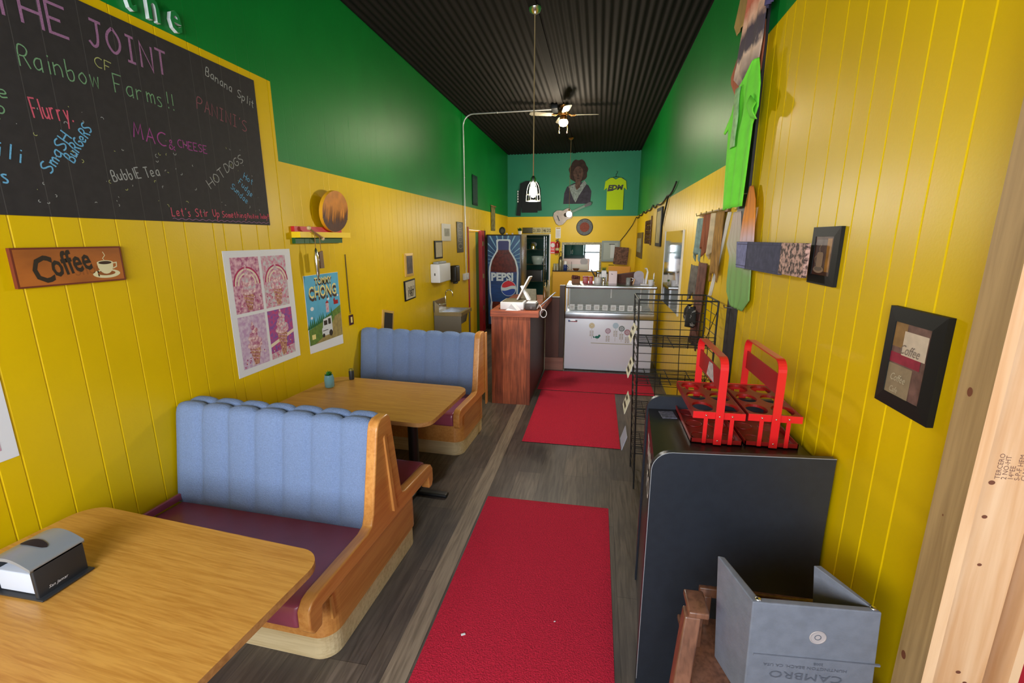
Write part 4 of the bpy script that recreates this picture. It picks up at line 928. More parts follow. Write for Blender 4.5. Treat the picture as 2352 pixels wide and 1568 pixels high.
# display board with shirts
t = thing('display_board', 'tall narrow black board fixed upright on right wall, carrying the shirts', 'display board', (XR, 3.25, .62))
MB().pbox(RW, -3.345, .60, -3.15, 3.88, .001, .016, mat('black board', rgb(40, 36, 38), .5, var=.3, scale=30)).build('board', None, t)
for k, (y, z) in enumerate(((3.2, 3.13), (3.24, 2.86), (3.17, 2.17), (3.28, 1.44))):
    m = MB(); m.tube([(XR - .016, y, z), (XR - .05, y, z), (XR - .055, y, z + .02)], .004, CHROME, 6); m.build('hook', None, t)
def cloth(name, label, cat, pl, rows, d, mm, waves=5, amp=.012, extra=None, group=None, puff=.02, hem=0.0):
    """hanging cloth from rows (v, u_left, u_right); folds run downward"""
    m = MB(); n = len(rows) - 1
    def fn(a, b):
        q = b * n; i = min(int(q), n - 1); f = q - i
        v = rows[i][0] * (1 - f) + rows[i + 1][0] * f; l = rows[i][1] * (1 - f) + rows[i + 1][1] * f; r = rows[i][2] * (1 - f) + rows[i + 1][2] * f
        e = math.sin(PI * a) ** .5
        return pl.p(l + (r - l) * a, v + hem * b * (math.sin(a * 7 + l * 9) + .5 * math.sin(a * 17)), d + puff * e + amp * (.3 + .7 * b) * math.sin(a * waves * 2 * PI + b * 1.5) * e)
    m.grid(fn, 36, n * 6, mm)
    if extra: extra(m)
    return tag(m.build(name, None, None, .005), label, cat, group)
def tiedye(name, stops, scale=9.0, mixn=.10, rough=.85):
    """vertical colour bands (local height in metres) broken up by noise, as dyed into the cloth"""
    if name in MATS: return MATS[name]
    m = bpy.data.materials.new(name); m.use_nodes = True; nt = m.node_tree; p = nt.nodes['Principled BSDF']; p.inputs['Roughness'].default_value = rough
    tc = nt.nodes.new('ShaderNodeTexCoord'); sx = nt.nodes.new('ShaderNodeSeparateXYZ'); nt.links.new(tc.outputs['Object'], sx.inputs[0])
    nz = nt.nodes.new('ShaderNodeTexNoise'); nz.inputs['Scale'].default_value = scale; nz.inputs['Detail'].default_value = 4; nt.links.new(tc.outputs['Object'], nz.inputs['Vector'])
    ma = nt.nodes.new('ShaderNodeMath'); ma.operation = 'MULTIPLY_ADD'; ma.inputs[1].default_value = mixn * 2; nt.links.new(nz.outputs[0], ma.inputs[0]); nt.links.new(sx.outputs[2], ma.inputs[2])
    sc = nt.nodes.new('ShaderNodeMath'); sc.operation = 'SUBTRACT'; sc.inputs[1].default_value = mixn; nt.links.new(ma.outputs[0], sc.inputs[0])
    cr = nt.nodes.new('ShaderNodeValToRGB'); el = cr.color_ramp.elements
    while len(el) < len(stops): el.new(.5)
    for e, (h, c) in zip(el, stops): e.position = h; e.color = c
    nt.links.new(sc.outputs[0], cr.inputs[0]); nt.links.new(cr.outputs[0], p.inputs['Base Color'])
    MATS[name] = m; return m
LIME = mat('lime cotton', rgb(120, 236, 60), .85, var=.1, scale=12, bump=.15, bscale=150)
TD1 = tiedye('orange grey tie dye', [(0, rgb(70, 62, 76)), (.17, rgb(226, 196, 176)), (.20, rgb(84, 74, 84)), (.30, rgb(78, 66, 80)), (.37, rgb(238, 190, 164)), (.44, rgb(206, 110, 84)), (.8, rgb(196, 110, 82))], 10, .09)
TD2 = tiedye('orange white tie dye', [(0, rgb(214, 196, 210)), (.10, rgb(222, 190, 196)), (.20, rgb(236, 150, 60)), (.4, rgb(206, 120, 40))], 6, .04)
TD3 = tiedye('green white tie dye', [(0, rgb(118, 168, 92)), (.22, rgb(132, 172, 104)), (.34, rgb(186, 186, 168)), (.6, rgb(200, 180, 172))], 6, .06)
TAN = mat('tan cotton', rgb(176, 142, 76), .85, var=.25, scale=8)
RUST = mat('rust cotton', rgb(178, 96, 62), .85, var=.35, scale=8)
PURP = mat('violet grey cotton', rgb(84, 76, 120), .85, var=.4, scale=10)
cloth('tee_shirt', 'orange and grey tie dye shirt, topmost on the black board', 'shirt', RW, [(3.62, -3.30, -3.10), (3.50, -3.40, -3.06), (3.34, -3.46, -3.06), (3.02, -3.58, -3.07), (2.94, -3.61, -3.09), (2.83, -3.40, -3.12)], .050, TD1, 2.5, .010, puff=.012, group='shirts on the black board')
cloth('tee_shirt', 'tan folded shirt sleeve peeping out behind the orange tie dye shirt', 'shirt', RW, [(3.62, -3.70, -3.40), (3.48, -3.79, -3.40), (3.36, -3.88, -3.45), (3.27, -3.78, -3.52)], .018, TAN, 2, .005, puff=.008)
cloth('tee_shirt', 'rust brown shirt hem hanging below the orange tie dye shirt', 'shirt', RW, [(3.12, -3.66, -3.15), (3.02, -3.82, -3.13), (2.97, -3.80, -3.13), (2.86, -3.66, -3.14), (2.77, -3.60, -3.2)], .022, RUST, 4, .006, puff=.008)
cloth('tee_shirt', 'violet grey shirt at the top right of the black board', 'shirt', RW, [(3.62, -3.05, -2.96), (3.3, -3.05, -2.93), (3.20, -3.05, -2.92), (3.12, -3.02, -2.95)], .05, PURP, 2, .012)
def lime_extra(m):
    m.grid(lambda a, b: RW.p(-3.50 - .16 * b + .06 * a * 0, 2.74 - .11 * b - (.10 - .08 * b) * a, .060 + .012 * math.sin(a * 3)), 6, 6, LIME)
    m.grid(lambda a, b: RW.p(-3.06 + .12 * a, 2.70 - .07 * a - .12 * b * (1 - .3 * a), .084 + .015 * math.sin(b * 4)), 6, 6, LIME)
    pr = RW
    m.grid(lambda a, b: RW.p(-3.34 + .10 * a - .01 * math.sin(b * 9), 2.80 - .34 * b, .098 + .010 * math.sin(PI * a)), 4, 8, mat('faded print', rgb(170, 214, 150), .9, var=.4, scale=20))
cloth('tee_shirt', 'lime green T-shirt hanging in the middle of the black board', 'shirt', RW, [(2.89, -3.12, -3.05), (2.83, -3.40, -3.02), (2.74, -3.50, -2.98), (2.62, -3.56, -2.97), (2.54, -3.545, -3.04), (2.30, -3.52, -3.06), (2.09, -3.49, -3.08)], .062, LIME, 3, .014, lime_extra)
cloth('tee_shirt', 'orange to white dip dyed shirt behind the denim canvas', 'shirt', RW, [(2.20, -3.06, -3.00), (2.12, -3.10, -2.94), (2.02, -3.13, -2.91), (1.86, -3.15, -2.88), (1.80, -3.14, -2.90)], .032, TD2, 3, .005, puff=.008)
cloth('tee_shirt', 'white to green dip dyed shirt, lowest on the black board', 'shirt', RW, [(2.07, -3.40, -3.24), (1.96, -3.44, -3.2), (1.86, -3.50, -3.14), (1.78, -3.40, -2.93), (1.60, -3.40, -2.90), (1.54, -3.38, -2.89), (1.46, -3.26, -3.0)], .019, TD3, 4, .006, puff=.006)

# garments and wraps hung on the wall rail further back
t = thing('wall_rail', 'wooden wall rail from which the brown and grey wraps hang', 'rail', (XR, 4.05, 2.08))
MB().pbox(RW, -4.5, 2.085, -3.56, 2.115, .001, .02, wood_mat('rail wood', rgb(150, 112, 60), rgb(112, 80, 40), 'Y', .5)).build('board', None, t)
for y in (3.65, 3.85, 4.05, 4.25, 4.45):
    m = MB(); m.tube([(XR - .02, y, 2.10), (XR - .055, y, 2.095), (XR - .06, y, 2.115)], .005, BRASS, 6); m.build('peg', None, t)
def strip(label, y0, y1, z1, z0, mm, d, wv=2, amp=.018, sway=0.0, name='wrap', cat='wrap', group='wraps on the wall rail'):
    return cloth(name, label, cat, RW, [(z1, -y1, -y0), ((z1 * 2 + z0) / 3, -y1 - sway * .3, -y0 - sway * .3), ((z1 + 2 * z0) / 3, -y1 - sway * .7, -y0 - sway * .7), (z0, -y1 - sway, -y0 - sway)], d, mm, wv, amp, group=group, hem=.035)
strip('teal and white patterned wrap, hung farthest back on the wall rail', 4.22, 4.46, 2.07, 1.74, mat('teal patterned', rgb(126, 150, 144), .85, var=.4, scale=20), .03, sway=.05)
strip('rust striped wrap hung in the middle of the wall rail', 3.98, 4.20, 2.09, 1.80, mat('rust stripe', rgb(150, 84, 50), .85, var=.5, scale=12, stretch=(1, 8, .3)), .035, 3)
strip('cream wrap with brown fold next to the rust striped wrap', 3.84, 3.96, 2.09, 1.78, mat('cream cloth', rgb(206, 186, 150), .85, var=.3, scale=14), .028, 2)
strip('tan fringed wrap at the near end of the wall rail', 3.60, 3.80, 2.09, 1.62, mat('tan fringe', rgb(172, 128, 62), .85, var=.5, scale=24, stretch=(1, 4, .4)), .03, 5, .01, .03)
strip('grey mottled wrap hanging low left of the brown wrap', 4.30, 4.60, 1.66, 1.36, mat('grey mottled', rgb(112, 106, 98), .85, var=.5, scale=14), .028, 3, .012, .06)
strip('long dark brown wrap hanging down behind the wire rack', 3.98, 4.26, 1.70, .98, mat('dark brown wrap', rgb(116, 76, 64), .85, var=.5, scale=12), .03, 3, .012, .12)
m = MB(); m.hexa([RW.p(-3.90, 1.45, .001), RW.p(-3.87, 1.45, .001), RW.p(-3.87, 1.45, .02), RW.p(-3.90, 1.45, .02), RW.p(-3.555, 2.08, .001), RW.p(-3.525, 2.08, .001), RW.p(-3.525, 2.08, .02), RW.p(-3.555, 2.08, .02)], WFR); tag(m.build('white_batten'), 'slanting white batten along the near edge of the hanging wraps', 'batten')
m = MB(); sp = [RW.p(-4.66 + .04 * (1 if k % 2 == 0 else .45) * math.cos(PI / 2 + k * PI / 5), 1.77 + .04 * (1 if k % 2 == 0 else .45) * math.sin(PI / 2 + k * PI / 5), .001) for k in range(10)]; m.prism(sp, RW.n * .012, PAPER); tag(m.build('star_ornament'), 'small white star ornament on the wall beside the wraps', 'ornament')
cloth('sun_cap', 'black and white cap hung over the dark brown wrap', 'cap', RW, [(1.33, -4.2, -4.06), (1.28, -4.36, -4.02), (1.20, -4.40, -4.0), (1.15, -4.2, -4.06)], .075, mat('black white print', rgb(130, 130, 130), .8, col2=rgb(16, 16, 18), scale=22, lo=.60, hi=.64), 1.5, .02, puff=.05)

# mirror
t = thing('wall_mirror', 'tall wide wall mirror with white side edges beside the freezer', 'mirror', (XR, 5.95, 1.05))
MB().pbox(RW, -6.62, 1.06, -5.29, 1.985, .001, .014, mat('mirror glass', rgb(200, 200, 204), .06, 1.0)).build('glass', None, t)
for y in (-6.645, -5.285):
    MB().pbox(RW, y, 1.05, y + .025, 1.99, .001, .02, WFR).build('side_edge', None, t)
frame('tall narrow dark framed picture nearest the back wall on the right', RW, -11.3, 1.48, -10.0, 2.02, .12, mat('dark olive frame', rgb(88, 72, 34), .5), [(0, 0, 1, 1, GRP)], depth=.03)
t = thing('word_art', 'brown metal lettered wall art hung on the right wall', 'wall art', (XR, 9.0, 1.8))
m = MB(); BM = mat('brown metal', rgb(92, 62, 34), .5, .4)
for k in range(5): m.tube([RW.p(-9.45 + .95 * j / 20, 1.84 + .085 * k + .035 * math.sin(j * 1.3 + k), .015) for j in range(21)], .012, BM, 6)
m.tube([RW.p(-9.48, 1.80, .015), RW.p(-9.48, 2.22, .015)], .012, BM, 6); m.tube([RW.p(-8.48, 1.78, .015), RW.p(-8.48, 2.28, .015)], .012, BM, 6); m.build('scrollwork', None, t)
frame('tall narrow black framed picture near the coiled black cord', RW, -7.72, 1.78, -7.12, 2.35, .05, BFR, [(0, 0, 1, 1, mat('yellow grey print', rgb(176, 160, 76), .6, var=.3, scale=8))], depth=.03)
m = MB(); BC = mat('black cord', rgb(20, 28, 20), .7); cp = []
nails = [(6.0, 2.56), (6.7, 2.46), (7.8, 2.42), (8.4, 2.45), (9.3, 2.42), (10.1, 2.44), (11.0, 2.41), (11.78, 2.40)]
for (a, za), (b, zb) in zip(nails[:-1], nails[1:]):
    for i in range(8): f = i / 8; cp.append(RW.p(-(a + (b - a) * f), za + (zb - za) * f - .045 * math.sin(PI * f), .02))
cp.append(RW.p(-11.78, 2.40, .03)); m.tube(cp, .011, BC, 6); m.tube([RW.p(-6.6, 2.45, .02), RW.p(-6.85, 2.25, .022), RW.p(-7.02, 2.08, .02)], .011, BC, 6)
m.tube([(XR - .03, YB - .04, 2.40), (.80, YB - .025, 2.22), (.64, YB - .02, 1.98), (.50, YB - .02, 1.80)], .008, BC, 6)
tag(m.build('black_cable'), 'long black cable draped along the right wall under the green paint', 'cable')

# ---------------------------------------------------------------- wire rack
t = thing('wire_rack', 'black wire display rack with white price cards behind the black bin', 'display rack', (.56, 3.5, 0))
WR = mat('black wire', rgb(18, 18, 20), .45)
ry0, ry1, rx0, rx1, rz = 3.32, 3.68, .30, .83, 1.475
def lx(z): return rx0 + .045 * (1 - z / rz)
m = MB()
for y in (ry0, ry1):
    m.tube([(lx(0.001), y, .001), (lx(rz), y, rz)], .0065, WR, 8); m.tube([(rx1, y, .001), (rx1, y, rz)], .0065, WR, 8)
    m.tube([(lx(rz), y, rz), (rx1, y, rz)], .0055, WR, 8)
for x in (lx(rz), rx1): m.tube([(x, ry0, rz), (x, ry1, rz)], .0055, WR, 8)
m.build('frame', None, t)
for nm, xx in (('side_grid', None), ('side_grid', rx1)):
    m = MB(); z = .09
    while z < rz - .03: x = lx(z) if xx is None else xx; m.tube([(x, ry0, z), (x, ry1, z)], .0028, WR, 6); z += .0675
    if xx: 
        for k in range(3): m.tube([(rx1, ry0, 1.42 - .4 * k), (rx1, ry1, 1.05 - .4 * k)], .0028, WR, 6)
        m.tube([(rx1, (ry0 + ry1) / 2, .05), (rx1, (ry0 + ry1) / 2, rz)], .0028, WR, 6)
    m.build(nm, None, t)
m = MB(); z = .12
while z < rz - .03: m.tube([(lx(z), ry1, z), (rx1, ry1, z)], .0028, WR, 6); z += .0675
for f in (.33, .66): m.tube([(lx(.1) + (rx1 - rx0) * f, ry1, .1), (lx(rz) + (rx1 - rx0) * f, ry1, rz)], .003, WR, 6)
m.build('back_grid', None, t)
shelves_ = []
for zs in (1.14, .86, .58, .30):
    m = MB(); n = 11
    for i in range(n):
        y = ry0 + (ry1 - ry0) * i / (n - 1); m.tube([(lx(zs), y, zs + .012 * i / n), (rx1, y, zs + .012 * i / n)], .0026, WR, 6)
    for x in (.40, .56, .72): m.tube([(x, ry0, zs - .004), (x, ry1, zs + .008)], .0034, WR, 6)
    for k in range(1, 4): m.tube([(lx(zs), ry0 - .02, zs + .028 * k), (rx1, ry0 - .02, zs + .028 * k)], .0026, WR, 6)
    for x in (lx(zs), .48, .65, rx1): m.tube([(x, ry0 + .05, zs), (x, ry0 - .02, zs), (x, ry0 - .02, zs + .085)], .003, WR, 6)
    shelves_.append(m.build('shelf', None, t))
CARD = mat('cream price card', rgb(222, 218, 196), .7); CARDG = mat('grey price card', rgb(170, 176, 196), .6)
for (zc_, x0, cm), sh_ in zip(((1.26, .30, CARD), (.99, .295, CARD), (.70, .285, CARD), (.40, .28, CARDG)), shelves_):
    pc = Pl((x0, 3.5, zc_), (0, -1, 0), Vector((.035, 0, .115)).normalized())
    m = MB(); m.pbox(pc, -.10, -.12, .12, 0, 0, .004, cm)
    if cm is CARD:
        for k in range(2): m.rect(pc, -.075, -.045 - .05 * k, .02 + .05 * k, -.02 - .05 * k, .0048, INK)
    m.build('price_card', None, sh_)
# ---------------------------------------------------------------- black waste bin
t = thing('waste_bin', 'tall black THANK YOU waste bin cabinet by the right wall, carrying the red carriers', 'waste bin', (.58, 2.0, 0))
BIN = mat('black laminate', rgb(39, 43, 52), .36, var=.15, scale=30, bump=.05, bscale=220); BINS = mat('black gloss laminate', rgb(20, 16, 17), .3)
A_, B_, C_, D_ = (.235, 1.665), (.893, 1.725), (.893, 2.38), (.28, 2.345); ztp = 1.108; tz = 1.03
def binpanel(p0, p1, thick):
    p0 = Vector((p0[0], p0[1], 0)); p1 = Vector((p1[0], p1[1], 0)); u = (p1 - p0); L = u.length; u.normalize()
    pts = [(0, .001), (L, .001), (L, ztp)] + [(.075 - .075 * math.sin(a), ztp - .075 + .075 * math.cos(a)) for a in [PI / 2 * i / 8 for i in range(9)]]
    nrm = Vector((-u.y, u.x, 0)) * thick
    m = MB(); m.prism([p0 + u * a + Vector((0, 0, z)) for a, z in pts], nrm, BIN); return m
o = binpanel(A_, B_, .024).build('front_panel', None, t); bevel(o, .004)
p0_ = Vector((A_[0], A_[1], 0)); u_ = Vector((B_[0] - A_[0], B_[1] - A_[1], 0)); L_ = u_.length; u_.normalize()
MB().tube([p0_ + u_ * a + Vector((0, 0, z)) for a, z in [(.001, .05)] + [(.075 - .075 * math.cos(q), ztp - .075 + .075 * math.sin(q)) for q in [PI / 2 * i / 8 for i in range(9)]] + [(L_, ztp)]], .0014, mat('pale edge band', rgb(150, 152, 158), .4), 6).build('edge_band', None, t)
o = binpanel(D_, C_, -.024).build('back_panel', None, t); bevel(o, .004)
m = MB(); m.hexa([(.25, 1.69, .001), (.885, 1.75, .001), (.885, 2.35, .001), (.29, 2.32, .001), (.25, 1.69, tz - .003), (.885, 1.75, tz - .003), (.885, 2.35, tz - .003), (.29, 2.32, tz - .003)], BINS); m.build('cabinet', None, t)
m = MB(); m.hexa([(.25, 1.69, tz - .002), (.885, 1.75, tz - .002), (.885, 2.35, tz - .002), (.29, 2.32, tz - .002), (.25, 1.69, tz + .008), (.885, 1.75, tz + .008), (.885, 2.35, tz + .008), (.29, 2.32, tz + .008)], BINS); m.build('top_tray', None, t)
bl = Pl((.2495, 1.69, 0), Vector((-.04, -.63, 0)).normalized(), (0, 0, 1))
m = MB(); m.text(bl, 'THANK', -.47, .88, .095, .001, PAPER, wscale=1.0, bold=.002); m.text(bl, 'YOU', -.40, .75, .095, .001, PAPER, wscale=1.0, bold=.002); m.build('lettering', None, t)
m = MB(); m.box((.34, 2.2, tz + .0085), (.41, 2.29, tz + .0105), mat('small leaflet', rgb(130, 130, 150), .5, var=.6, scale=60), rot=(0, 0, .1)); tag(m.build('leaflet'), 'small printed leaflet on top of the black bin beside the red carriers', 'leaflet')

RED = mat('red enamel', rgb(222, 34, 36), .3, coat=.4); REDD = mat('red pressed tray', rgb(150, 22, 18), .4, var=.35, scale=16)
RIV = mat('rivet', rgb(225, 225, 225), .25, 1.0)
def carrier(cx, cy, label):
    t = thing('bottle_carrier', label, 'bottle carrier', (cx, cy, tz + .008), 'red bottle carriers on the bin')
    w, l, zb, zp = .104, .21, tz + .0085, 1.182
    m = MB(); m.box((cx - w, cy - l, zb), (cx + w, cy + l, zb + .004), REDD)
    for a, b in (((cx - w, cy - l), (cx + w, cy - l + .004)), ((cx - w, cy + l - .004), (cx + w, cy + l)), ((cx - w, cy - l), (cx - w + .004, cy + l)), ((cx + w - .004, cy - l), (cx + w, cy + l))): m.box((*a, zb), (*b, zb + .022), REDD)
    for i in range(2):
        for j in range(3):
            q = (cx - w / 2 + w * i, cy - l * 2 / 3 + l * 2 / 3 * j, zb + .0045); m.lathe(q, [(.040, 0), (.040, .002), (.036, .003), (.036, .0005)], REDD, 20)
    m.build('base_tray', None, t)
    m = MB(); cw, cl = w, l * 2 / 3; ca_ = math.atan2(cl, cw); cor = [ca_, PI - ca_, PI + ca_, 2 * PI - ca_]; angs = [p0 + (p1 - p0) * k / 7 for p0, p1 in zip(cor, cor[1:] + [cor[0] + 2 * PI]) for k in range(7)]; n = len(angs)
    for i in range(2):
        for j in range(3):
            ox, oy = cx - w + cw * (i + .5), cy - l + cl * (j + .5); vs = []
            for k in range(n):
                a = angs[k]; c, s = math.cos(a), math.sin(a); sc = min(cw / 2 / max(abs(c), 1e-6), cl / 2 / max(abs(s), 1e-6))
                vs += [(ox + c * sc, oy + s * sc, zp), (ox + c * .043, oy + s * .058, zp), (ox + c * .043, oy + s * .058, zp - .012)]
            m.add(vs, [(3 * k, 3 * ((k + 1) % n), 3 * ((k + 1) % n) + 1, 3 * k + 1) for k in range(n)] + [(3 * k + 1, 3 * ((k + 1) % n) + 1, 3 * ((k + 1) % n) + 2, 3 * k + 2) for k in range(n)], REDD)
    m.build('holed_plate', None, t)
    m = MB()
    for s in (1, -1):
        m.box((cx - w, cy + s * l, zp - .028), (cx + w, cy + s * (l + .004), zp + .002), RED); m.box((cx + s * w, cy - l, zp - .028), (cx + s * (w - .004), cy + l, zp + .002), REDD)
    m.build('rim_band', None, t)
    for s in (1, -1):
        for k in (-.5, .5): MB().box((cx + k * w - .008, cy + s * (l + .0045), zb + .005), (cx + k * w + .008, cy + s * (l + .0075), zp - .002), RED).build('leg', None, t)
    yo = l + .010; zt_ = 1.415; r = .045; pts = [(-yo, zb + .004), (-yo, zt_ - r)] + [(-yo + r * (1 - math.cos(a)), zt_ - r + r * math.sin(a)) for a in [PI / 2 * i / 6 for i in range(1, 7)]]
    pts = pts + [(-y, z) for y, z in pts[::-1]]
    m = MB(); th = .005; vs = []
    for i, (y, z) in enumerate(pts):
        a = pts[max(i - 1, 0)]; b = pts[min(i + 1, len(pts) - 1)]; ty, tz_ = b[0] - a[0], b[1] - a[1]; L = math.hypot(ty, tz_); ny, nz = -tz_ / L * th, ty / L * th
        vs += [(cx - .016, cy + y, z), (cx + .016, cy + y, z), (cx + .016, cy + y + ny, z + nz), (cx - .016, cy + y + ny, z + nz)]
    N = len(pts); m.add(vs, [(4 * i + k, 4 * i + (k + 1) % 4, 4 * i + 4 + (k + 1) % 4, 4 * i + 4 + k) for i in range(N - 1) for k in range(4)] + [(0, 3, 2, 1), (4 * N - 4, 4 * N - 3, 4 * N - 2, 4 * N - 1)], RED); hd_ = m.build('handle', None, t)
    m = MB(); m.box((cx - .002, cy - yo + .004, 1.268), (cx + .002, cy + yo - .004, 1.355), mat('carrier back plate', rgb(168, 24, 26), .4)); np_ = m.build('name_plate', None, hd_)
    m = MB()
    for s in (1, -1):
        for x, z in ((0, zp - .013), (-.5 * w, zp - .012), (.5 * w, zp - .012), (0, zb + .022)):
            m.ball((cx + x, cy + s * (yo + .003 if x == 0 else l + .008), z), .0045, RIV, 8)
    m.build('rivets', None, t)
    return t, hd_
c1, h1 = carrier(.530, 2.145, 'red metal bottle carrier with worn white sticker, left one on the bin')
m = MB(); m.add([(.5275, 2.06, 1.275), (.5275, 2.20, 1.275), (.5275, 2.17, 1.345), (.5275, 2.10, 1.35)], [(0, 1, 2, 3)], mat('torn label', rgb(206, 190, 196), .8, var=.4, scale=40)); m.build('worn_label', None, h1)
carrier(.752, 2.155, 'red metal bottle carrier next to the yellow wall, right one on the bin')

# ---------------------------------------------------------------- high chair and booster seat
t = thing('high_chair', 'brown wooden high chair standing in front of the black bin', 'high chair', (.58, 1.3, 0))
HCW = wood_mat('brown chair wood', rgb(126, 84, 64), rgb(88, 56, 42), 'Z', .35, scale=3, coat=.3)
def leg(p0, p1, s0=.021, s1=.017):
    m = MB(); (x0, y0, z0), (x1, y1, z1) = p0, p1
    m.hexa([(x0 - s0, y0 - s0, z0), (x0 + s0, y0 - s0, z0), (x0 + s0, y0 + s0, z0), (x0 - s0, y0 + s0, z0), (x1 - s1, y1 - s1, z1), (x1 + s1, y1 - s1, z1), (x1 + s1, y1 + s1, z1), (x1 - s1, y1 + s1, z1)], HCW)
    bevel(m.build('leg', None, t), .006)
leg((.215, 1.03, .001), (.33, 1.27, .775), .026, .024); leg((.43, 1.56, .001), (.355, 1.31, .775)); leg((.85, 1.05, .001), (.845, 1.27, .60)); leg((.855, 1.58, .001), (.845, 1.32, .60))
MB().box((.315, 1.24, .775), (.375, 1.34, .797), HCW, .006).build('arm_cap', None, t)
MB().box((.34, 1.10, .535), (.86, 1.50, .555), HCW, .006).build('seat', None, t)
MB().box((.40, 1.47, .66), (.84, 1.49, .70), HCW, .006).build('back_rail', None, t)
MB().box((.40, 1.455, .29), (.86, 1.475, .33), HCW, .006).build('stretcher', None, t)
MB().box((.26, 1.085, .22), (.86, 1.125, .245), HCW, .006).build('foot_rest', None, t)
for x in (.43, .84): MB().box((x - .012, 1.465, .55), (x + .012, 1.49, .67), HCW, .004).build('back_post', None, t)
t = thing('booster_seat', 'dark grey plastic booster seat sitting upside down on the high chair', 'booster seat', (.63, 1.3, .556))
BST = mat('grey moulded plastic', rgb(116, 120, 132), .45, var=.15, scale=30, bump=.1, bscale=160)
m = MB(); fo, bo = 1.165, 1.345; th = .016; zb, zf, zr = .556, .925, .935
def ringpt(y, l, r, z): return [(l, y, z), (r, y, z)]
O = [(.475, fo + .02, zb), (.822, fo + .045, zb), (.735, bo, zb), (.43, bo - .01, zb), (.458, fo, zf), (.787, fo + .025, zf - .002), (.700, bo, zr), (.405, bo - .01, zr)]
I = [(.492, fo + .042, zb + .05), (.802, fo + .062, zb + .05), (.715, bo - .005, zb + .05), (.45, bo - .012, zb + .05), (.478, fo + .022, zf), (.767, fo + .043, zf - .002), (.680, bo - .004, zr), (.426, bo - .014, zr)]
m.add(O + I, [(0, 3, 2, 1), (0, 1, 5, 4), (1, 2, 6, 5), (3, 0, 4, 7), (4, 5, 13, 12), (5, 6, 14, 13), (7, 4, 12, 15), (6, 14, 10, 2), (3, 11, 15, 7), (2, 10, 11, 3), (8, 9, 10, 11), (8, 12, 13, 9), (9, 13, 14, 10), (11, 15, 12, 8)], BST)
sh_ = bevel(m.build('shell', None, t, clean=True), .007)
fv = Vector((O[4][0] - O[0][0], O[4][1] - O[0][1], zf - zb)); fu = Vector((.347, .025, 0)).normalized(); fvn = (fv - fu * fv.dot(fu)).normalized(); pf_ = Pl(O[0], fu, fvn)
m = MB(); m.pbox(pf_, .005, .188, .338, .194, -.001, .004, BST); m.build('moulded_rib', None, sh_)
EMB = mat('embossed plastic', rgb(88, 92, 103), .4); pr_ = Pl(pf_.p(.305, .166, .0012), -pf_.u, -pf_.v)
m = MB(); m.text(pr_, 'CAMBRO', .05, .03, .025, 0, EMB, wscale=1.35); m.text(pr_, 'HUNTINGTON BEACH, CA USA', .045, .004, .010, 0, EMB, wscale=1.1); m.text(pr_, '200B', .11, -.012, .009, 0, EMB); m.build('lettering', None, sh_)
m = MB(); cc = pf_.p(.165, .268, 0); m.lathe(cc, [(.022, 0), (.022, .002), (.0185, .002), (.0185, .0003)], mat('worn ring', rgb(170, 160, 160), .5), 28, pf_.n); m.lathe(cc, [(.009, 0), (.009, .0012), (.007, .0012), (.007, .0002)], EMB, 16, pf_.n); m.build('moulded_boss', None, sh_)
m = MB()
for x, y in ((.474, fo + .012), (.769, fo + .034)): m.ball((x, y, zf + .002), .009, RIV, 10, (1, 1, .5))
m.build('rim_studs', None, sh_)
# ---------------------------------------------------------------- service counter
t = thing('service_counter', 'reclaimed wood service counter with dark side, left of the red runners', 'counter', (-.94, 5.7, 0))
m = MB(); m.box((-1.16, 4.962, .001), (-.715, 4.985, 1.037), RECL); m.build('end_panel', None, t)
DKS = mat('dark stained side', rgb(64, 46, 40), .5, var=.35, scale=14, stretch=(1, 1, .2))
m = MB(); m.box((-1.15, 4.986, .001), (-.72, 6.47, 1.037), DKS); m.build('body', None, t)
SLAB = wood_mat('counter slab', rgb(196, 100, 62), rgb(112, 52, 34), 'X', .4, scale=4, fine=30)
m = MB(); m.prism([(-1.17, 4.95, 1.038), (-.62, 4.95, 1.038), (-.62, 6.47, 1.038), (-1.17, 6.47, 1.038)], (0, 0, .072), SLAB); bevel(m.build('slab', None, t, clean=True), .004)
PINKW = mat('washed plank', rgb(150, 104, 92), .6, var=.3, scale=20, stretch=(.1, 1, 1))
t = thing('counter_return', 'brown panelled return between the wood counter and the white freezer', 'counter', (-.57, 6.6, 0))
MB().box((-.712, 6.50, .19), (-.515, 6.62, 1.06), DKW).build('panel', None, t); MB().box((-.514, 6.515, .19), (-.442, 6.62, 1.245), DKS).build('post', None, t); MB().box((-.712, 6.48, .001), (-.442, 6.62, .188), PINKW).build('kick_board', None, t)
MB().box((-.712, 6.505, 1.061), (-.515, 6.62, 1.075), DKS).build('cap', None, t)
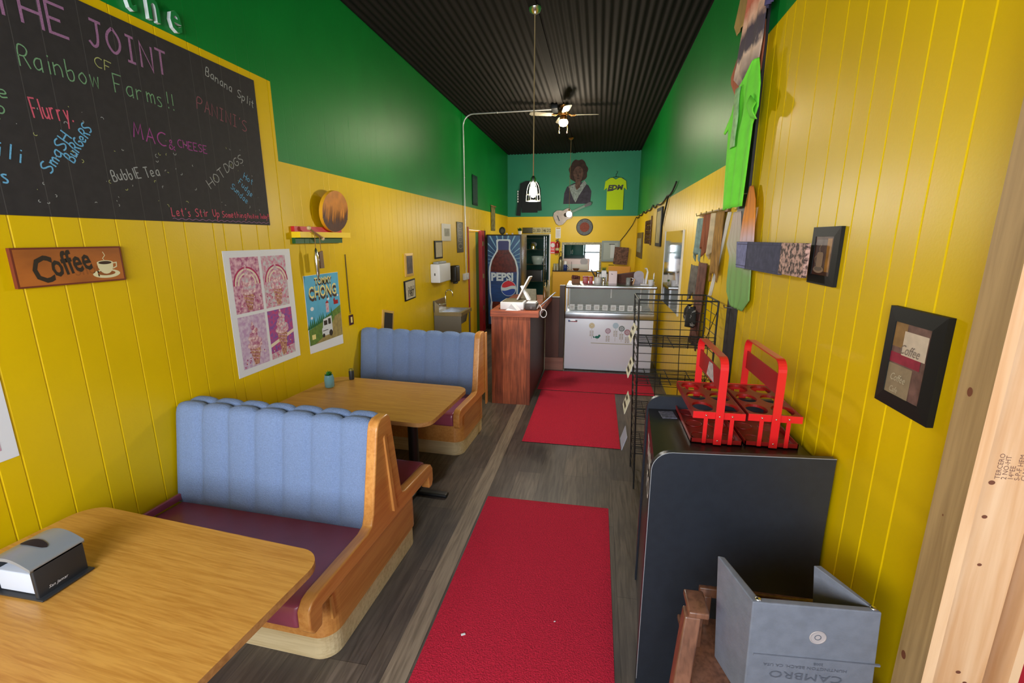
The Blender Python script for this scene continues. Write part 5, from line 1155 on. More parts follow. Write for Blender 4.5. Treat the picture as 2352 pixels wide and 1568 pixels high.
# till things on the slab
zt = 1.1105
WPL = mat('white plastic', rgb(226, 224, 228), .35); BRP = mat('grey tray top', rgb(120, 108, 84), .5)
t = thing('cash_drawer', 'white cash drawer box at the left end of the wood counter', 'cash drawer', (-.93, 5.2, zt))
MB().box((-1.07, 5.02, zt), (-.80, 5.36, zt + .085), WPL, .008).build('case', None, t); MB().box((-1.05, 5.04, zt + .086), (-.82, 5.34, zt + .090), BRP).build('lid', None, t)
t = thing('till_stand', 'white tilted tablet till stand leaning over the cash drawer', 'till', (-.90, 5.2, zt + .09))
q = Pl((-.90, 5.16, zt + .10), Vector((.45, .05, .86)).normalized(), Vector((0, 1, -.05)).normalized())
m = MB(); m.pbox(q, .0, -.02, .30, .20, -.012, .004, WPL, .004); m.build('tablet', None, t)
m = MB(); m.hexa([(-.79, 5.20, zt + .0905), (-.75, 5.20, zt + .0905), (-.75, 5.28, zt + .0905), (-.79, 5.28, zt + .0905), (-.87, 5.20, zt + .25), (-.845, 5.20, zt + .25), (-.845, 5.28, zt + .25), (-.87, 5.28, zt + .25)], WPL); m.build('arm', None, t)
t = thing('card_reader', 'small white wedge shaped card reader in front of the cash drawer', 'card reader', (-.95, 5.0, zt))
m = MB(); m.hexa([(-1.0, 4.96, zt), (-.86, 4.955, zt), (-.83, 5.015, zt), (-.98, 5.015, zt), (-.97, 4.975, zt + .02), (-.93, 4.965, zt + .075), (-.90, 5.01, zt + .085), (-.95, 5.012, zt + .03)], WPL); m.build('case', None, t)
t = thing('receipt_printer', 'small dark receipt printer on the wood counter, beside the cash drawer', 'printer', (-.70, 5.15, zt))
MB().box((-.785, 5.03, zt), (-.655, 5.22, zt + .07), mat('printer dark', rgb(70, 60, 56), .4), .008).build('case', None, t); MB().box((-.775, 5.05, zt + .0705), (-.665, 5.2, zt + .085), WPL, .004).build('lid', None, t); MB().lathe((-.715, 5.028, zt + .03), [(.014, 0), (.014, .004)], CHROME, 12, (0, -1, 0)).build('button', None, t)
t = thing('customer_tablet', 'thin silver tablet tilted over the right edge of the wood counter', 'tablet', (-.58, 5.2, zt))
q = Pl((-.655, 5.06, zt + .008), Vector((.66, .05, .62)).normalized(), Vector((0, 1, -.08)).normalized())
m = MB(); m.pbox(q, 0, 0, .27, .19, 0, .008, mat('silver edge', rgb(196, 206, 220), .25, .6), .003); m.build('slab', None, t)
m = MB(); m.rect(q, .015, .012, .255, .178, .0085, mat('dark screen', rgb(18, 18, 22), .1)); m.build('screen', None, t)
m = MB(); cpts = [(-.645 + .06 * f, 5.0 - .04 * f, zt + .02 + .05 * math.sin(PI * f)) for f in [i / 8 for i in range(9)]] + [(-.565 + .035 * math.cos(a), 4.94, zt - .02 + .045 * math.sin(a)) for a in [2.2 - i * .5 for i in range(26)]]
m.tube(cpts, .004, WPL, 6); tag(m.build('coiled_cable'), 'coiled white charging cable hanging off the wood counter', 'cable')
for i, (x, y, h, r, lab) in enumerate(((-.645, 5.75, .20, .022, 'amber glass bottle on the counter, nearer of the three bottles'), (-.665, 6.0, .22, .02, 'clear glass bottle on the counter, middle of the three bottles'), (-.655, 6.25, .23, .02, 'pale glass bottle on the counter, farthest of the three bottles'))):
    t = thing('glass_bottle', lab, 'bottle', (x, y, zt), 'bottles at the far end of the counter')
    MB().lathe((x, y, zt), [(r, 0), (r, h * .6), (r * .45, h * .78), (r * .45, h * .92)], mat('brown glass' if i == 0 else 'clear glass', rgb(120, 84, 40) if i == 0 else rgb(170, 160, 120), .1, trans=.4), 14).build('glass', None, t); MB().lathe((x, y, zt + h * .925), [(r * .55, 0), (r * .55, h * .08)], CHROME, 12).build('cap', None, t)
t = thing('counter_sign', 'grey folded price board standing at the back of the counter', 'sign', (-.85, 5.8, zt))
m = MB(); m.hexa([(-.98, 5.78, zt), (-.76, 5.78, zt), (-.76, 5.9, zt), (-.98, 5.9, zt), (-.97, 5.85, zt + .15), (-.77, 5.85, zt + .15), (-.77, 5.86, zt + .15), (-.97, 5.86, zt + .15)], mat('grey board', rgb(130, 124, 104), .6, var=.3, scale=20)); m.build('board', None, t)

# ---------------------------------------------------------------- ice cream dipping freezer
fy0, fy1, fx0, fx1 = 6.535, 7.24, -.43, .805
t = thing('ice_cream_freezer', 'white ice cream dipping freezer with glass top and flower decals', 'freezer', ((fx0 + fx1) / 2, 6.9, 0))
WHF = mat('white freezer panel', rgb(216, 220, 234), .3, bump=.02, bscale=60); DIN = mat('freezer inside', rgb(84, 92, 92), .4, var=.3, scale=6)
fb_ = MB().box((fx0, fy0, .014), (fx1, fy1, .775), WHF, .008).build('body', None, t)
MB().box((fx0 + .03, fy0 + .03, .001), (fx1 - .03, fy1 - .03, .0135), DARKP).build('plinth', None, t)
MB().box((fx0 - .005, fy0 - .015, .776), (fx1 + .005, fy1, .866), STEEL, .008).build('steel_band', None, t)
m = MB(); m.box((fx0 + .02, fy0 + .30, .867), (fx1 - .02, fy1 - .02, .885), DIN); m.box((fx0 + .02, fy1 - .03, .867), (fx1 - .02, fy1 - .01, 1.19), DIN); m.box((fx0 + .02, fy0 + .05, .867), (fx1 - .02, fy0 + .29, .872), STEEL); m.build('well_lining', None, t)
for k in range(4): MB().box((fx0 + .06 + .29 * k, fy0 + .33, .886), (fx0 + .33 + .29 * k, fy1 - .06, .905), mat('grey lid', rgb(150, 154, 154), .3, .4), .008).build('lid', None, t)
GL_ = mat('freezer glass', rgb(225, 235, 235), .03, alpha=.16, spec=.6)
MB().box((fx0 + .025, fy0 + .012, .868), (fx1 - .025, fy0 + .018, 1.205), GL_).build('front_glass', None, t)
for x in (fx0 + .004, fx1 - .024): MB().box((x, fy0 + .01, .867), (x + .02, fy0 + .035, 1.205), STEEL).build('corner_post', None, t)
for x in (fx0 + .004, fx1 - .024): MB().box((x, fy1 - .035, .867), (x + .02, fy1 - .01, 1.205), STEEL).build('corner_post', None, t)
MB().box((fx0 - .004, fy0 - .005, 1.206), (fx1 + .02, fy1, 1.25), STEEL, .01).build('top_shelf', None, t)
m = MB(); m.box((fx0 + .25, fy1 - .045, 1.16), (fx0 + .5, fy1 - .035, 1.185), WPL); m.tube([(.21, fy0 + .15, 1.2), (.21, fy0 + .15, 1.06)], .008, WPL, 8); m.tube([(.62, fy0 + .15, 1.2), (.62, fy0 + .15, 1.06)], .006, WPL, 8); m.build('light_fittings', None, t)
for k in range(9):
    x = -.375 + .1165 * k; m = MB(); m.box((x, fy0 + .022, .895), (x + .075, fy0 + .025, .975), PAPER); [m.rect(Pl((0, fy0 + .0215, 0), (1, 0, 0), (0, 0, 1)), x + .014, z_, x + .06, z_ + .006, .0003, GRY) for z_ in (.945, .93, .915)]
    m.build('flavour_card', None, t)
ff = Pl((0, fy0, 0), (1, 0, 0), (0, 0, 1))
m = MB(); m.pbox(ff, -.385, .722, -.255, .750, .0002, .006, CHROME, .002); m.rect(ff, -.38, .727, -.36, .745, .0064, mat('badge blue', rgb(30, 70, 150), .4)); m.text(ff, 'Nelson', -.352, .731, .011, .0064, INK, wscale=1.25); m.build('badge', None, fb_)
FLC = {'tan': mat('decal tan', rgb(206, 192, 150), .6), 'blue': mat('decal pale blue', rgb(172, 196, 214), .6), 'plum': mat('decal plum', rgb(150, 104, 128), .6), 'green': mat('decal green', rgb(70, 100, 96), .6), 'wine': mat('decal wine', rgb(150, 76, 92), .6), 'stem': mat('decal stem', rgb(140, 128, 96), .6), 'bird': mat('decal bird green', rgb(20, 110, 96), .6), 'line': mat('decal moss', rgb(150, 150, 110), .6)}
m = MB(); d = .0006
for x, z, r, c in ((-.045, .675, .042, 'tan'), (.185, .605, .040, 'plum'), (.29, .685, .042, 'blue'), (.375, .645, .042, 'green'), (.455, .595, .042, 'wine'), (.55, .662, .044, 'tan')):
    m.disc(ff, x, z, r, d, FLC[c], 24)
    if c in ('plum', 'green', 'wine', 'tan'):
        for k in range(12): a = k * PI / 6; m.stroke(ff, [(x + r * .62 * math.cos(a), z + r * .62 * math.sin(a)), (x + r * .98 * math.cos(a), z + r * .98 * math.sin(a))], .004, d + .0003, WHF)
        m.disc(ff, x, z, r * .55, d + .0005, WHF if c != 'tan' else FLC['tan'], 18); m.disc(ff, x, z, r * .38, d + .0007, FLC[c], 16); m.disc(ff, x, z, r * .18, d + .0009, WHF, 12)
    m.stroke(ff, [(x, z - r), (x, .455 if c != 'tan' else .48)], .003, d, FLC['stem'])
    for k in range(4):
        for s in (1, -1): m.disc(ff, x + s * .017, z - r - .04 - .022 * k, .011, d + .0002, FLC['stem'], 8, .006)
m.disc(ff, .035, .508, .034, d, FLC['bird'], 16, .02); m.disc(ff, .066, .53, .017, d, FLC['bird'], 14); m.poly(ff, [(.01, .505), (-.025, .525), (-.02, .495)], d, FLC['bird']); m.poly(ff, [(.08, .535), (.095, .53), (.08, .525)], d, FLC['tan']); m.stroke(ff, [(.035, .49), (.035, .46)], .003, d, FLC['stem'])
m.rect(ff, -.05, .415, .53, .423, d, FLC['line']); m.build('flower_decal', None, fb_)

# things on the freezer top
zf = 1.2505
def top(name, label, cat, x, y, parts, group=None):
    t = thing(name, label, cat, (x, y, zf), group)
    for nm, mb in parts: mb.build(nm, None, t)
    return t
CARDB = mat('brown card', rgb(130, 84, 54), .7, var=.3, scale=20); DRED = mat('dark red tin', rgb(150, 22, 30), .35); ENAM = mat('white enamel jug', rgb(214, 208, 206), .3)
m2 = MB(); [m2.ball((-.355 + .03 * (i % 4), 6.86 + .03 * (i // 4), zf + .075 + .01 * (i % 3)), .02, mat('dried flower', rgb(96, 50, 44), .8), 8) for i in range(10)]
top('flower_box', 'small brown box of dried flowers at left end of the freezer top', 'box', -.31, 6.87, [('box', MB().box((-.37, 6.83, zf), (-.25, 6.93, zf + .062), CARDB, .004)), ('dried_flowers', m2)])
top('tea_tin', 'dark red tin on the freezer top, left one of a pair', 'tin', -.16, 6.85, [('tin', MB().box((-.205, 6.82, zf), (-.125, 6.9, zf + .09), DRED, .004)), ('lid', MB().box((-.208, 6.817, zf + .0905), (-.122, 6.903, zf + .103), DRED, .003))], 'red tins on the freezer')
top('tea_tin', 'dark red tin on the freezer top, right one beside the white jug', 'tin', -.07, 6.85, [('tin', MB().box((-.115, 6.80, zf), (-.06, 6.88, zf + .088), DRED, .004)), ('lid', MB().box((-.118, 6.797, zf + .0885), (-.057, 6.883, zf + .101), DRED, .003))], 'red tins on the freezer')
m2 = MB(); m2.tube([(-.01, 6.86, zf + .06), (-.09, 6.86, zf + .20)], .009, DARKP, 8); m2.tube([(.0, 6.87, zf + .06), (-.05, 6.88, zf + .17)], .006, CORD, 8); m2.tube([(.015, 6.85, zf + .06), (.03, 6.85, zf + .15)], .006, CORD, 8)
top('utensil_jug', 'round white enamel jug holding scoops and spoons on the freezer top', 'jug', .01, 6.86, [('jug', MB().lathe((.01, 6.86, zf), [(.045, 0), (.055, .02), (.055, .075), (.046, .095), (.042, .095), (.05, .075), (.05, .02), (.0, .006)], ENAM, 20)), ('utensils', m2)])
m2 = MB(); m2.lathe((.095, 6.78, zf), [(.03, 0), (.034, .01), (.022, .06), (.026, .075), (.012, .095)], CHROME, 16)
top('metal_shaker', 'shiny chrome shaker between the white jug and the paper box', 'shaker', .095, 6.78, [('body', m2)])
top('grey_carton', 'narrow white and grey carton standing behind the chrome shaker', 'carton', .09, 6.93, [('carton', MB().box((.06, 6.91, zf), (.135, 6.99, zf + .185), mat('grey carton', rgb(160, 164, 178), .5))), ('label', MB().rect(Pl((0, 6.91, 0), (1, 0, 0), (0, 0, 1)), .065, zf + .09, .13, zf + .18, .0006, WPL))])
m2 = MB(); m2.box((.165, 6.80, zf), (.285, 6.90, zf + .185), mat('pale pink box', rgb(224, 204, 210), .5), .006)
top('paper_box', 'pale pink box with a small dark bird mark on the freezer top', 'box', .225, 6.85, [('box', m2), ('mark', MB().poly(Pl((0, 6.80, 0), (1, 0, 0), (0, 0, 1)), [(.195, zf + .152), (.23, zf + .140), (.21, zf + .138)], .0006, INK))])
WICK = mat('brown wicker', rgb(96, 52, 38), .7, var=.5, scale=60, stretch=(1, 1, 3))
m2 = MB(); m2.hexa([(.30, 6.98, zf), (.545, 6.98, zf), (.545, 7.18, zf), (.30, 7.18, zf), (.295, 6.97, zf + .115), (.55, 6.97, zf + .155), (.55, 7.19, zf + .155), (.295, 7.19, zf + .115)], WICK)
top('wicker_crate', 'long brown wicker crate on the freezer top behind the glass mug', 'crate', .42, 7.08, [('crate', m2), ('rim', MB().hexa([(.292, 6.965, zf + .116), (.553, 6.965, zf + .156), (.553, 6.985, zf + .156), (.292, 6.985, zf + .116), (.292, 6.965, zf + .128), (.553, 6.965, zf + .168), (.553, 6.985, zf + .168), (.292, 6.985, zf + .128)], DKW))])
m2 = MB(); m2.tube([(.465, 6.72, zf + .055), (.50, 6.72, zf + .06), (.505, 6.72, zf + .095), (.465, 6.72, zf + .105)], .006, CHROME, 8)
top('glass_mug', 'clear glass mug with steel handle on the freezer top', 'mug', .44, 6.72, [('mug', MB().lathe((.44, 6.72, zf), [(.028, 0), (.030, .004), (.032, .10), (.029, .10), (.027, .01), (0, .008)], mat('clear mug glass', rgb(220, 226, 228), .05, trans=.7), 18)), ('handle', m2)])
top('wooden_pestle', 'short pale wooden stick leaning beside the glass mug', 'stick', .52, 6.68, [('stick', MB().tube([(.505, 6.68, zf + .009), (.525, 6.70, zf + .085)], .009, PINE, 8))])
ac = [(.60 - .075, zf), (.60 + .065, zf)] + [(.595 + .07 * math.cos(PI * i / 12), zf + .135 + .055 * math.sin(PI * i / 12)) for i in range(13)]
LAV = mat('pale grey board', rgb(178, 170, 182), .5, var=.15, scale=12)
m2 = MB(); m2.prism([(x, 6.86, z) for x, z in ac], (0, .02, 0), LAV)
top('arched_board', 'pale grey arched board propped upright near the right end of freezer', 'board', .6, 6.87, [('board', m2)])
m2 = MB(); m2.hexa([(.665, 6.74, zf + .014), (.695, 6.74, zf + .014), (.695, 6.78, zf + .014), (.665, 6.78, zf + .014), (.695, 6.75, zf + .19), (.715, 6.75, zf + .19), (.715, 6.77, zf + .19), (.695, 6.77, zf + .19)], WPL); m2.tube([(.703, 6.76, zf + .19), (.685, 6.76, zf + .235), (.665, 6.75, zf + .23)], .011, WPL, 8)
top('arm_stand', 'white curved arm stand on a square foot beside the arched board', 'stand', .68, 6.76, [('foot', MB().box((.61, 6.70, zf), (.72, 6.82, zf + .013), WPL, .004)), ('arm', m2), ('bottle', MB().lathe((.655, 6.735, zf + .0135), [(.014, 0), (.014, .06), (.005, .085)], mat('clear bottle', rgb(210, 206, 214), .2, trans=.3), 12))])
top('paper_cup', 'plain white cup at the right end of the freezer top', 'cup', .745, 6.66, [('cup', MB().lathe((.745, 6.66, zf), [(.028, 0), (.030, .003), (.040, .075), (.042, .08), (.037, .08), (.027, .008), (0, .006)], WPL, 20))])
m2 = MB(); m2.tube([(.792, 6.78, zf + .04), (.795, 6.78, zf + .14), (.798, 6.78, zf + .17)], [.006, .012, .004], WPL, 8); m2.ball((.79, 6.78, zf + .065), .018, LEAF, 8)
top('orchid_pot', 'tiny potted plant with white bloom behind the white cup', 'potted plant', .79, 6.78, [('pot', MB().lathe((.79, 6.78, zf), [(.018, 0), (.024, .04), (.022, .04), (.0, .035)], WPL, 14)), ('bloom', m2)])

# ---------------------------------------------------------------- drinks cooler
cx0, cx1, cy0, cy1, cz = -2.262, -1.535, 9.31, 10.02, 1.975
t = thing('drinks_cooler', 'tall drinks cooler with blue cola bottle graphic beside the striped door', 'cooler', ((cx0 + cx1) / 2, 9.65, 0))
CBK = mat('cooler black', rgb(30, 26, 28), .35); CSD = mat('cooler side', rgb(86, 78, 70), .25, .2, var=.3, scale=5)
MB().box((cx0, cy0 + .02, .03), (cx1, cy1, cz), CSD, .006).build('cabinet', None, t)
MB().box((cx0 + .02, cy0 + .04, .001), (cx1 - .02, cy1 - .02, .029), BLK).build('plinth', None, t)
m = MB(); m.box((cx0, cy0 - .01, .04), (cx1, cy0 + .018, cz), CBK, .006); dr_ = m.build('door', None, t)
cf = Pl((0, cy0 - .0105, 0), (1, 0, 0), (0, 0, 1))
PB = mat('burst blue', rgb(30, 96, 160), .3, var=.5, scale=5, stretch=(2, 1, .3)); PL = mat('burst pale', rgb(130, 190, 222), .3, var=.2, scale=8); PD = mat('label blue', rgb(16, 74, 142), .3, var=.35, scale=12, stretch=(.5, 1, 3)); COLA = mat('cola brown', rgb(104, 32, 28), .25, var=.5, scale=22); CAPB = mat('bottle cap blue', rgb(48, 56, 120), .4); HALO = mat('white halo', rgb(214, 230, 240), .4); PRED = mat('emblem red', rgb(216, 24, 46), .35); PBL = mat('emblem blue', rgb(20, 70, 170), .35)
m = MB(); X0, X1 = cx0 + .03, cx1 - .03; cxx = -1.905; d = .0006
m.rect(cf, X0, .12, X1, 1.95, d, PB)
for k in range(15):
    a = PI * (k + .5) / 15 * 1.15 - .2; r = 2.0; w = .035
    p = [(cxx + .15 * math.cos(a), 1.45 + .15 * math.sin(a)), (cxx + r * math.cos(a - w), 1.45 + r * math.sin(a - w)), (cxx + r * math.cos(a + w), 1.45 + r * math.sin(a + w))]
    # clip to the door panel
    def clip(poly):
        for ax, lim, sg in ((0, X0, 1), (0, X1, -1), (1, .12, 1), (1, 1.95, -1)):
            out = []
            for i in range(len(poly)):
                A, B = poly[i], poly[(i + 1) % len(poly)]; ia, ib = (A[ax] - lim) * sg >= 0, (B[ax] - lim) * sg >= 0
                if ia: out.append(A)
                if ia != ib: f = (lim - A[ax]) / (B[ax] - A[ax]); out.append((A[0] + f * (B[0] - A[0]), A[1] + f * (B[1] - A[1])))
            poly = out
            if not poly: return []
        return poly
    p = clip(p)
    if len(p) > 2: m.poly(cf, p, d + .0004, PL)
def half_outline(pr): return [(cxx + w, z) for w, z in pr] + [(cxx - w, z) for w, z in pr[::-1]]
bot = [(.24, .12), (.25, .5), (.235, .62), (.265, .78), (.275, 1.05), (.28, 1.2), (.27, 1.32), (.235, 1.45), (.18, 1.55), (.12, 1.64), (.105, 1.70), (.115, 1.83), (.09, 1.85)]
m.poly(cf, clip(half_outline([(w + .035, z + (.03 if z > 1.8 else 0)) for w, z in bot])), d + .0008, HALO)
m.poly(cf, clip(half_outline(bot)), d + .0012, COLA)
m.poly(cf, half_outline([(.10, 1.665), (.112, 1.69), (.115, 1.83), (.09, 1.85)]), d + .0016, CAPB)
m.poly(cf, half_outline([(.25, .60), (.27, .80), (.277, 1.05), (.281, 1.205)]), d + .0016, PD)
m.stroke(cf, [(cxx - .28, 1.21), (cxx, 1.19), (cxx + .28, 1.21)], .035, d + .0018, CAPB)
m.build('bottle_graphic', None, dr_)
m = MB(); m.text(cf, 'PEPSI', cxx - .268, 1.045, .155, d + .002, HALO, wscale=.97, bold=.010); m.build('lettering', None, dr_)
m = MB(); ex, ez, er = cxx + .105, .885, .152
m.disc(cf, ex, ez, er + .01, d + .0020, HALO, 32); 
def wave(u, o): return ez + o + .022 * math.sin((u - ex) / er * 2.6)
us = [ex - er + 2 * er * i / 24 for i in range(25)]
up = [(u, max(wave(u, .035), ez - math.sqrt(max(er * er - (u - ex) ** 2, 0)))) for u in us if wave(u, .035) < ez + math.sqrt(max(er * er - (u - ex) ** 2, 0))]
m.poly(cf, up + [(u, ez + math.sqrt(max(er * er - (u - ex) ** 2, 0))) for u, _ in up[::-1]], d + .0024, PRED)
dn = [(u, wave(u, -.03)) for u in us if wave(u, -.03) > ez - math.sqrt(max(er * er - (u - ex) ** 2, 0))]
m.poly(cf, [(u, ez - math.sqrt(max(er * er - (u - ex) ** 2, 0))) for u, _ in dn] + dn[::-1], d + .0024, PBL); m.build('emblem', None, dr_)
MB().box((cx1 - .03, cy0 - .035, .8), (cx1 - .012, cy0 - .011, 1.3), CBK, .004).build('handle', None, dr_)
zc_ = cz + .0005
t = thing('round_ornament', 'dark round wreath like ornament standing on top of the drinks cooler', 'ornament', (-1.97, 9.5, zc_))
m = MB(); m.tube([(-1.97 + .055 * math.cos(a), 9.5, zc_ + .078 + .062 * math.sin(a)) for a in [2 * PI * i / 24 for i in range(24)]], .015, mat('dark olive metal', rgb(38, 40, 22), .4), 10, closed=True); m.build('ring', None, t)
MB().lathe((-1.97, 9.51, zc_ + .078), [(.05, 0), (.05, .008)], mat('dial dark', rgb(70, 70, 40), .4, var=.5, scale=40), 20, (0, -1, 0)).build('dial', None, t)
t = thing('potted_plant', 'small leafy plant in a white pot on top of the drinks cooler', 'potted plant', (-1.60, 9.5, zc_))
MB().lathe((-1.60, 9.5, zc_), [(.03, 0), (.04, .07), (.036, .07), (.0, .06)], WPL, 16).build('pot', None, t)
m = MB()
for i in range(26):
    a = i * 2.4; r = .03 + .045 * ((i * 7) % 10) / 10; c = Vector((-1.60, 9.5, zc_ + .06)); tip = c + Vector((math.cos(a) * r, math.sin(a) * r, .03 + .06 * ((i * 3) % 7) / 7)); w = Vector((-math.sin(a), math.cos(a), .3)) * .014; mid = c * .35 + tip * .65
    m.add([c, mid + w, tip, mid - w], [(0, 1, 2, 3)], mat('dark leaf', rgb(26, 92, 40), .5))
m.build('leaves', None, t)
for x, lab in ((-1.86, 'small white cup on the cooler top, left of two'), (-1.74, 'small white cup on the cooler top, right of two')):
    m = MB(); m.lathe((x, 9.42, zc_), [(.016, 0), (.022, .028), (.019, .028), (0, .02)], WPL, 14); tag(m.build('small_cup'), lab, 'cup', 'white cups on the cooler')

# ---------------------------------------------------------------- back wall
PLT = mat('licence plate cream', rgb(196, 186, 140), .5, var=.2, scale=30); PLD = mat('licence plate olive', rgb(70, 66, 34), .5, var=.3, scale=20)
for x0, x1, txt, mm, tm, lab in ((-1.92, -1.66, '', PLD, INK, 'dark olive licence plate partly hidden by the plant above the kitchen doorway'), (-1.655, -1.43, '21 353', PLT, INK, 'cream licence plate reading 21 353 above the kitchen doorway'), (-1.425, -1.20, '146 212', PLT, INK, 'cream licence plate reading 146 212 above the kitchen doorway')):
    t = thing('license_plate', lab, 'plate', ((x0 + x1) / 2, YB, 2.02), 'plates above the kitchen doorway')
    MB().pbox(BW, x0, 2.02, x1, 2.165, .013, .017, mm, .001).build('plate', None, t)
    if txt: m = MB(); m.text(BW, txt, x0 + .012, 2.055, .075, .0176, tm, wscale=.62, bold=.002); m.build('lettering', None, t)
t = thing('paper_notice', 'white paper notice taped above the fire extinguisher', 'notice', (-1.0, YB, 1.92))
m = MB(); m.pbox(BW, -1.075, 1.90, -.945, 2.165, .001, .003, PAPER); m.build('sheet', None, t)
m = MB(); m.rect(BW, -1.06, 2.13, -.96, 2.155, .0036, mat('notice heading', rgb(190, 150, 60), .7)); [m.rect(BW, -1.06, 1.93 + .03 * k, -.97 + .008 * (k % 2), 1.937 + .03 * k, .0036, GRY) for k in range(6)]; m.build('print', None, t)
t = thing('extinguisher_sign', 'red fire extinguisher sign with white emblem beside the kitchen doorway', 'sign', (-1.14, YB, 1.52))
m = MB(); m.pbox(BW, -1.205, 1.515, -1.075, 1.815, .001, .004, mat('sign red', rgb(222, 40, 48), .4)); m.disc(BW, -1.14, 1.725, .05, .0046, PAPER, 20, .055); m.rect(BW, -1.185, 1.535, -1.095, 1.555, .0046, PAPER); m.text(BW, 'FIRE', -1.185, 1.60, .045, .0046, PAPER, wscale=.75); m.build('panel', None, t)
t = thing('fire_extinguisher', 'dark red fire extinguisher hanging beside its red sign', 'fire extinguisher', (-1.02, YB - .07, 1.54))
EXR = mat('extinguisher red', rgb(140, 18, 26), .3)
MB().lathe((-1.02, YB - .07, 1.53), [(.045, 0), (.05, .01), (.05, .24), (.03, .28), (.016, .295)], EXR, 18).build('cylinder', None, t)
m = MB(); m.lathe((-1.02, YB - .07, 1.60), [(.0506, 0), (.0506, .06)], PLT, 18); m.build('label', None, t)
m = MB(); m.box((-1.035, YB - .09, 1.826), (-1.0, YB - .05, 1.85), BLK); m.tube([(-1.06, YB - .07, 1.85), (-.98, YB - .07, 1.885)], .006, BLK, 6); m.tube([(-1.0, YB - .07, 1.845), (-.955, YB - .07, 1.80), (-.955, YB - .07, 1.68)], .008, BLK, 8); m.build('valve', None, t)
MB().box((-1.03, YB - .02, 1.70), (-1.01, YB - .0005, 1.74), BLK).build('bracket', None, t)
t = thing('wicker_plate', 'round grey and red woven plate hanging under the guitar', 'woven plate', (-.355, YB, 1.97))
m = MB(); m.lathe(BW.p(-.355, 2.17, .001), [(.20, 0), (.20, .012), (.185, .024), (.12, .016), (.115, .014)], mat('grey weave', rgb(118, 122, 128), .8, var=.5, scale=60), 32, BW.n, caps=False)
m.lathe(BW.p(-.355, 2.17, .002), [(.118, 0), (.118, .016)], mat('red brown weave', rgb(150, 76, 62), .8, var=.5, scale=50), 28, BW.n); m.lathe(BW.p(-.355, 2.17, .001), [(.206, 0), (.206, .012), (.196, .0235)], mat('dark rim', rgb(52, 50, 62), .8), 32, BW.n, caps=False)
m.build('plate', None, t)

# cut-out portrait, guitar, clothing
t = thing('portrait_cutout', 'dark painted cut-out portrait of a curly haired person in a white scarf', 'portrait', (-.55, YB, 2.74))
HAIR = mat('painted dark hair', rgb(62, 42, 36), .8, var=.5, scale=16); FACE = mat('painted brown face', rgb(104, 76, 66), .8, var=.5, scale=18); JKT = mat('painted slate jacket', rgb(60, 56, 70), .8, var=.4, scale=12); SCF = mat('painted white scarf', rgb(150, 162, 160), .8, var=.5, scale=24); FD = mat('painted shade', rgb(50, 34, 30), .8)
hair = [(-.55 + (.225 + .015 * math.sin(9 * a)) * math.cos(a), 3.49 + (.27 + .02 * math.sin(7 * a)) * math.sin(a)) for a in [2 * PI * i / 40 for i in range(40)]]
m = MB(); m.prism([BW.p(u, v, .004) for u, v in hair], BW.n * .006, HAIR); m.build('hair', None, t)
m = MB(); m.prism([BW.p(u, v, .003) for u, v in [(-.90, 2.73), (-.24, 2.73), (-.22, 3.02), (-.30, 3.16), (-.46, 3.24), (-.64, 3.22), (-.82, 3.13), (-.88, 2.98)]], BW.n * .006, JKT)
m.poly(BW, [(-.55, 3.22), (-.78, 3.14), (-.66, 2.86), (-.60, 2.76), (-.52, 2.92), (-.34, 3.20), (-.40, 3.28), (-.54, 3.10)], .0095, SCF); m.build('jacket', None, t)
m = MB(); m.prism([BW.p(u, v, .0105) for u, v in [(-.55 + .125 * math.cos(a) * (1 if math.sin(a) > -.2 else .85), 3.42 + .185 * math.sin(a)) for a in [2 * PI * i / 28 for i in range(28)]]], BW.n * .003, FACE)
m.poly(BW, [(-.61, 3.27), (-.49, 3.27), (-.50, 3.12), (-.58, 3.05), (-.62, 3.14)], .0102, FACE)
for s in (-1, 1):
    m.disc(BW, -.55 + s * .05, 3.45, .024, .0140, FD, 12, .010); m.stroke(BW, [(-.55 + s * .025, 3.485), (-.55 + s * .08, 3.49)], .010, .0140, FD)
m.poly(BW, [(-.555, 3.45), (-.53, 3.37), (-.575, 3.37)], .0140, FD); m.disc(BW, -.55, 3.325, .038, .0140, FD, 14, .012); m.build('face', None, t)
t = thing('acoustic_guitar', 'pale acoustic guitar hung slanting on the back wall under the portrait', 'guitar', (-.75, YB, 2.25))
ga = math.radians(24); gq = Pl(BW.p(-.88, 2.44, 0), BW.u * math.cos(ga) + BW.v * math.sin(ga), BW.v * math.cos(ga) - BW.u * math.sin(ga))
GT = mat('pale guitar top', rgb(176, 160, 150), .4, var=.2, scale=14); GS = mat('guitar side', rgb(110, 96, 86), .4)
prof = [(-.24, 0), (-.235, .10), (-.19, .165), (-.10, .185), (-.02, .155), (.04, .12), (.10, .128), (.155, .13), (.20, .105), (.225, .04)]
m = MB(); m.prism([gq.p(u, v, .012) for u, v in prof] + [gq.p(u, -v, .012) for u, v in prof[::-1] if v > 0], gq.n * .08, GS, GT); m.build('body', None, t, clean=True)
m = MB(); m.disc(gq, .06, 0, .048, .0925, INK, 22); m.pbox(gq, -.15, -.07, -.125, .07, .0922, .099, DARKP); m.build('soundhole_and_bridge', None, t)
MB().pbox(gq, .10, -.026, .56, .026, .0922, .105, mat('fretboard', rgb(96, 128, 112), .5)).build('neck', None, t)
m = MB(); m.prism([gq.p(u, v, .09) for u, v in [(.561, -.03), (.70, -.042), (.735, -.02), (.735, .02), (.70, .042), (.561, .03)]], gq.n * .015, mat('guitar head', rgb(34, 30, 32), .4)); m.build('headstock', None, t)
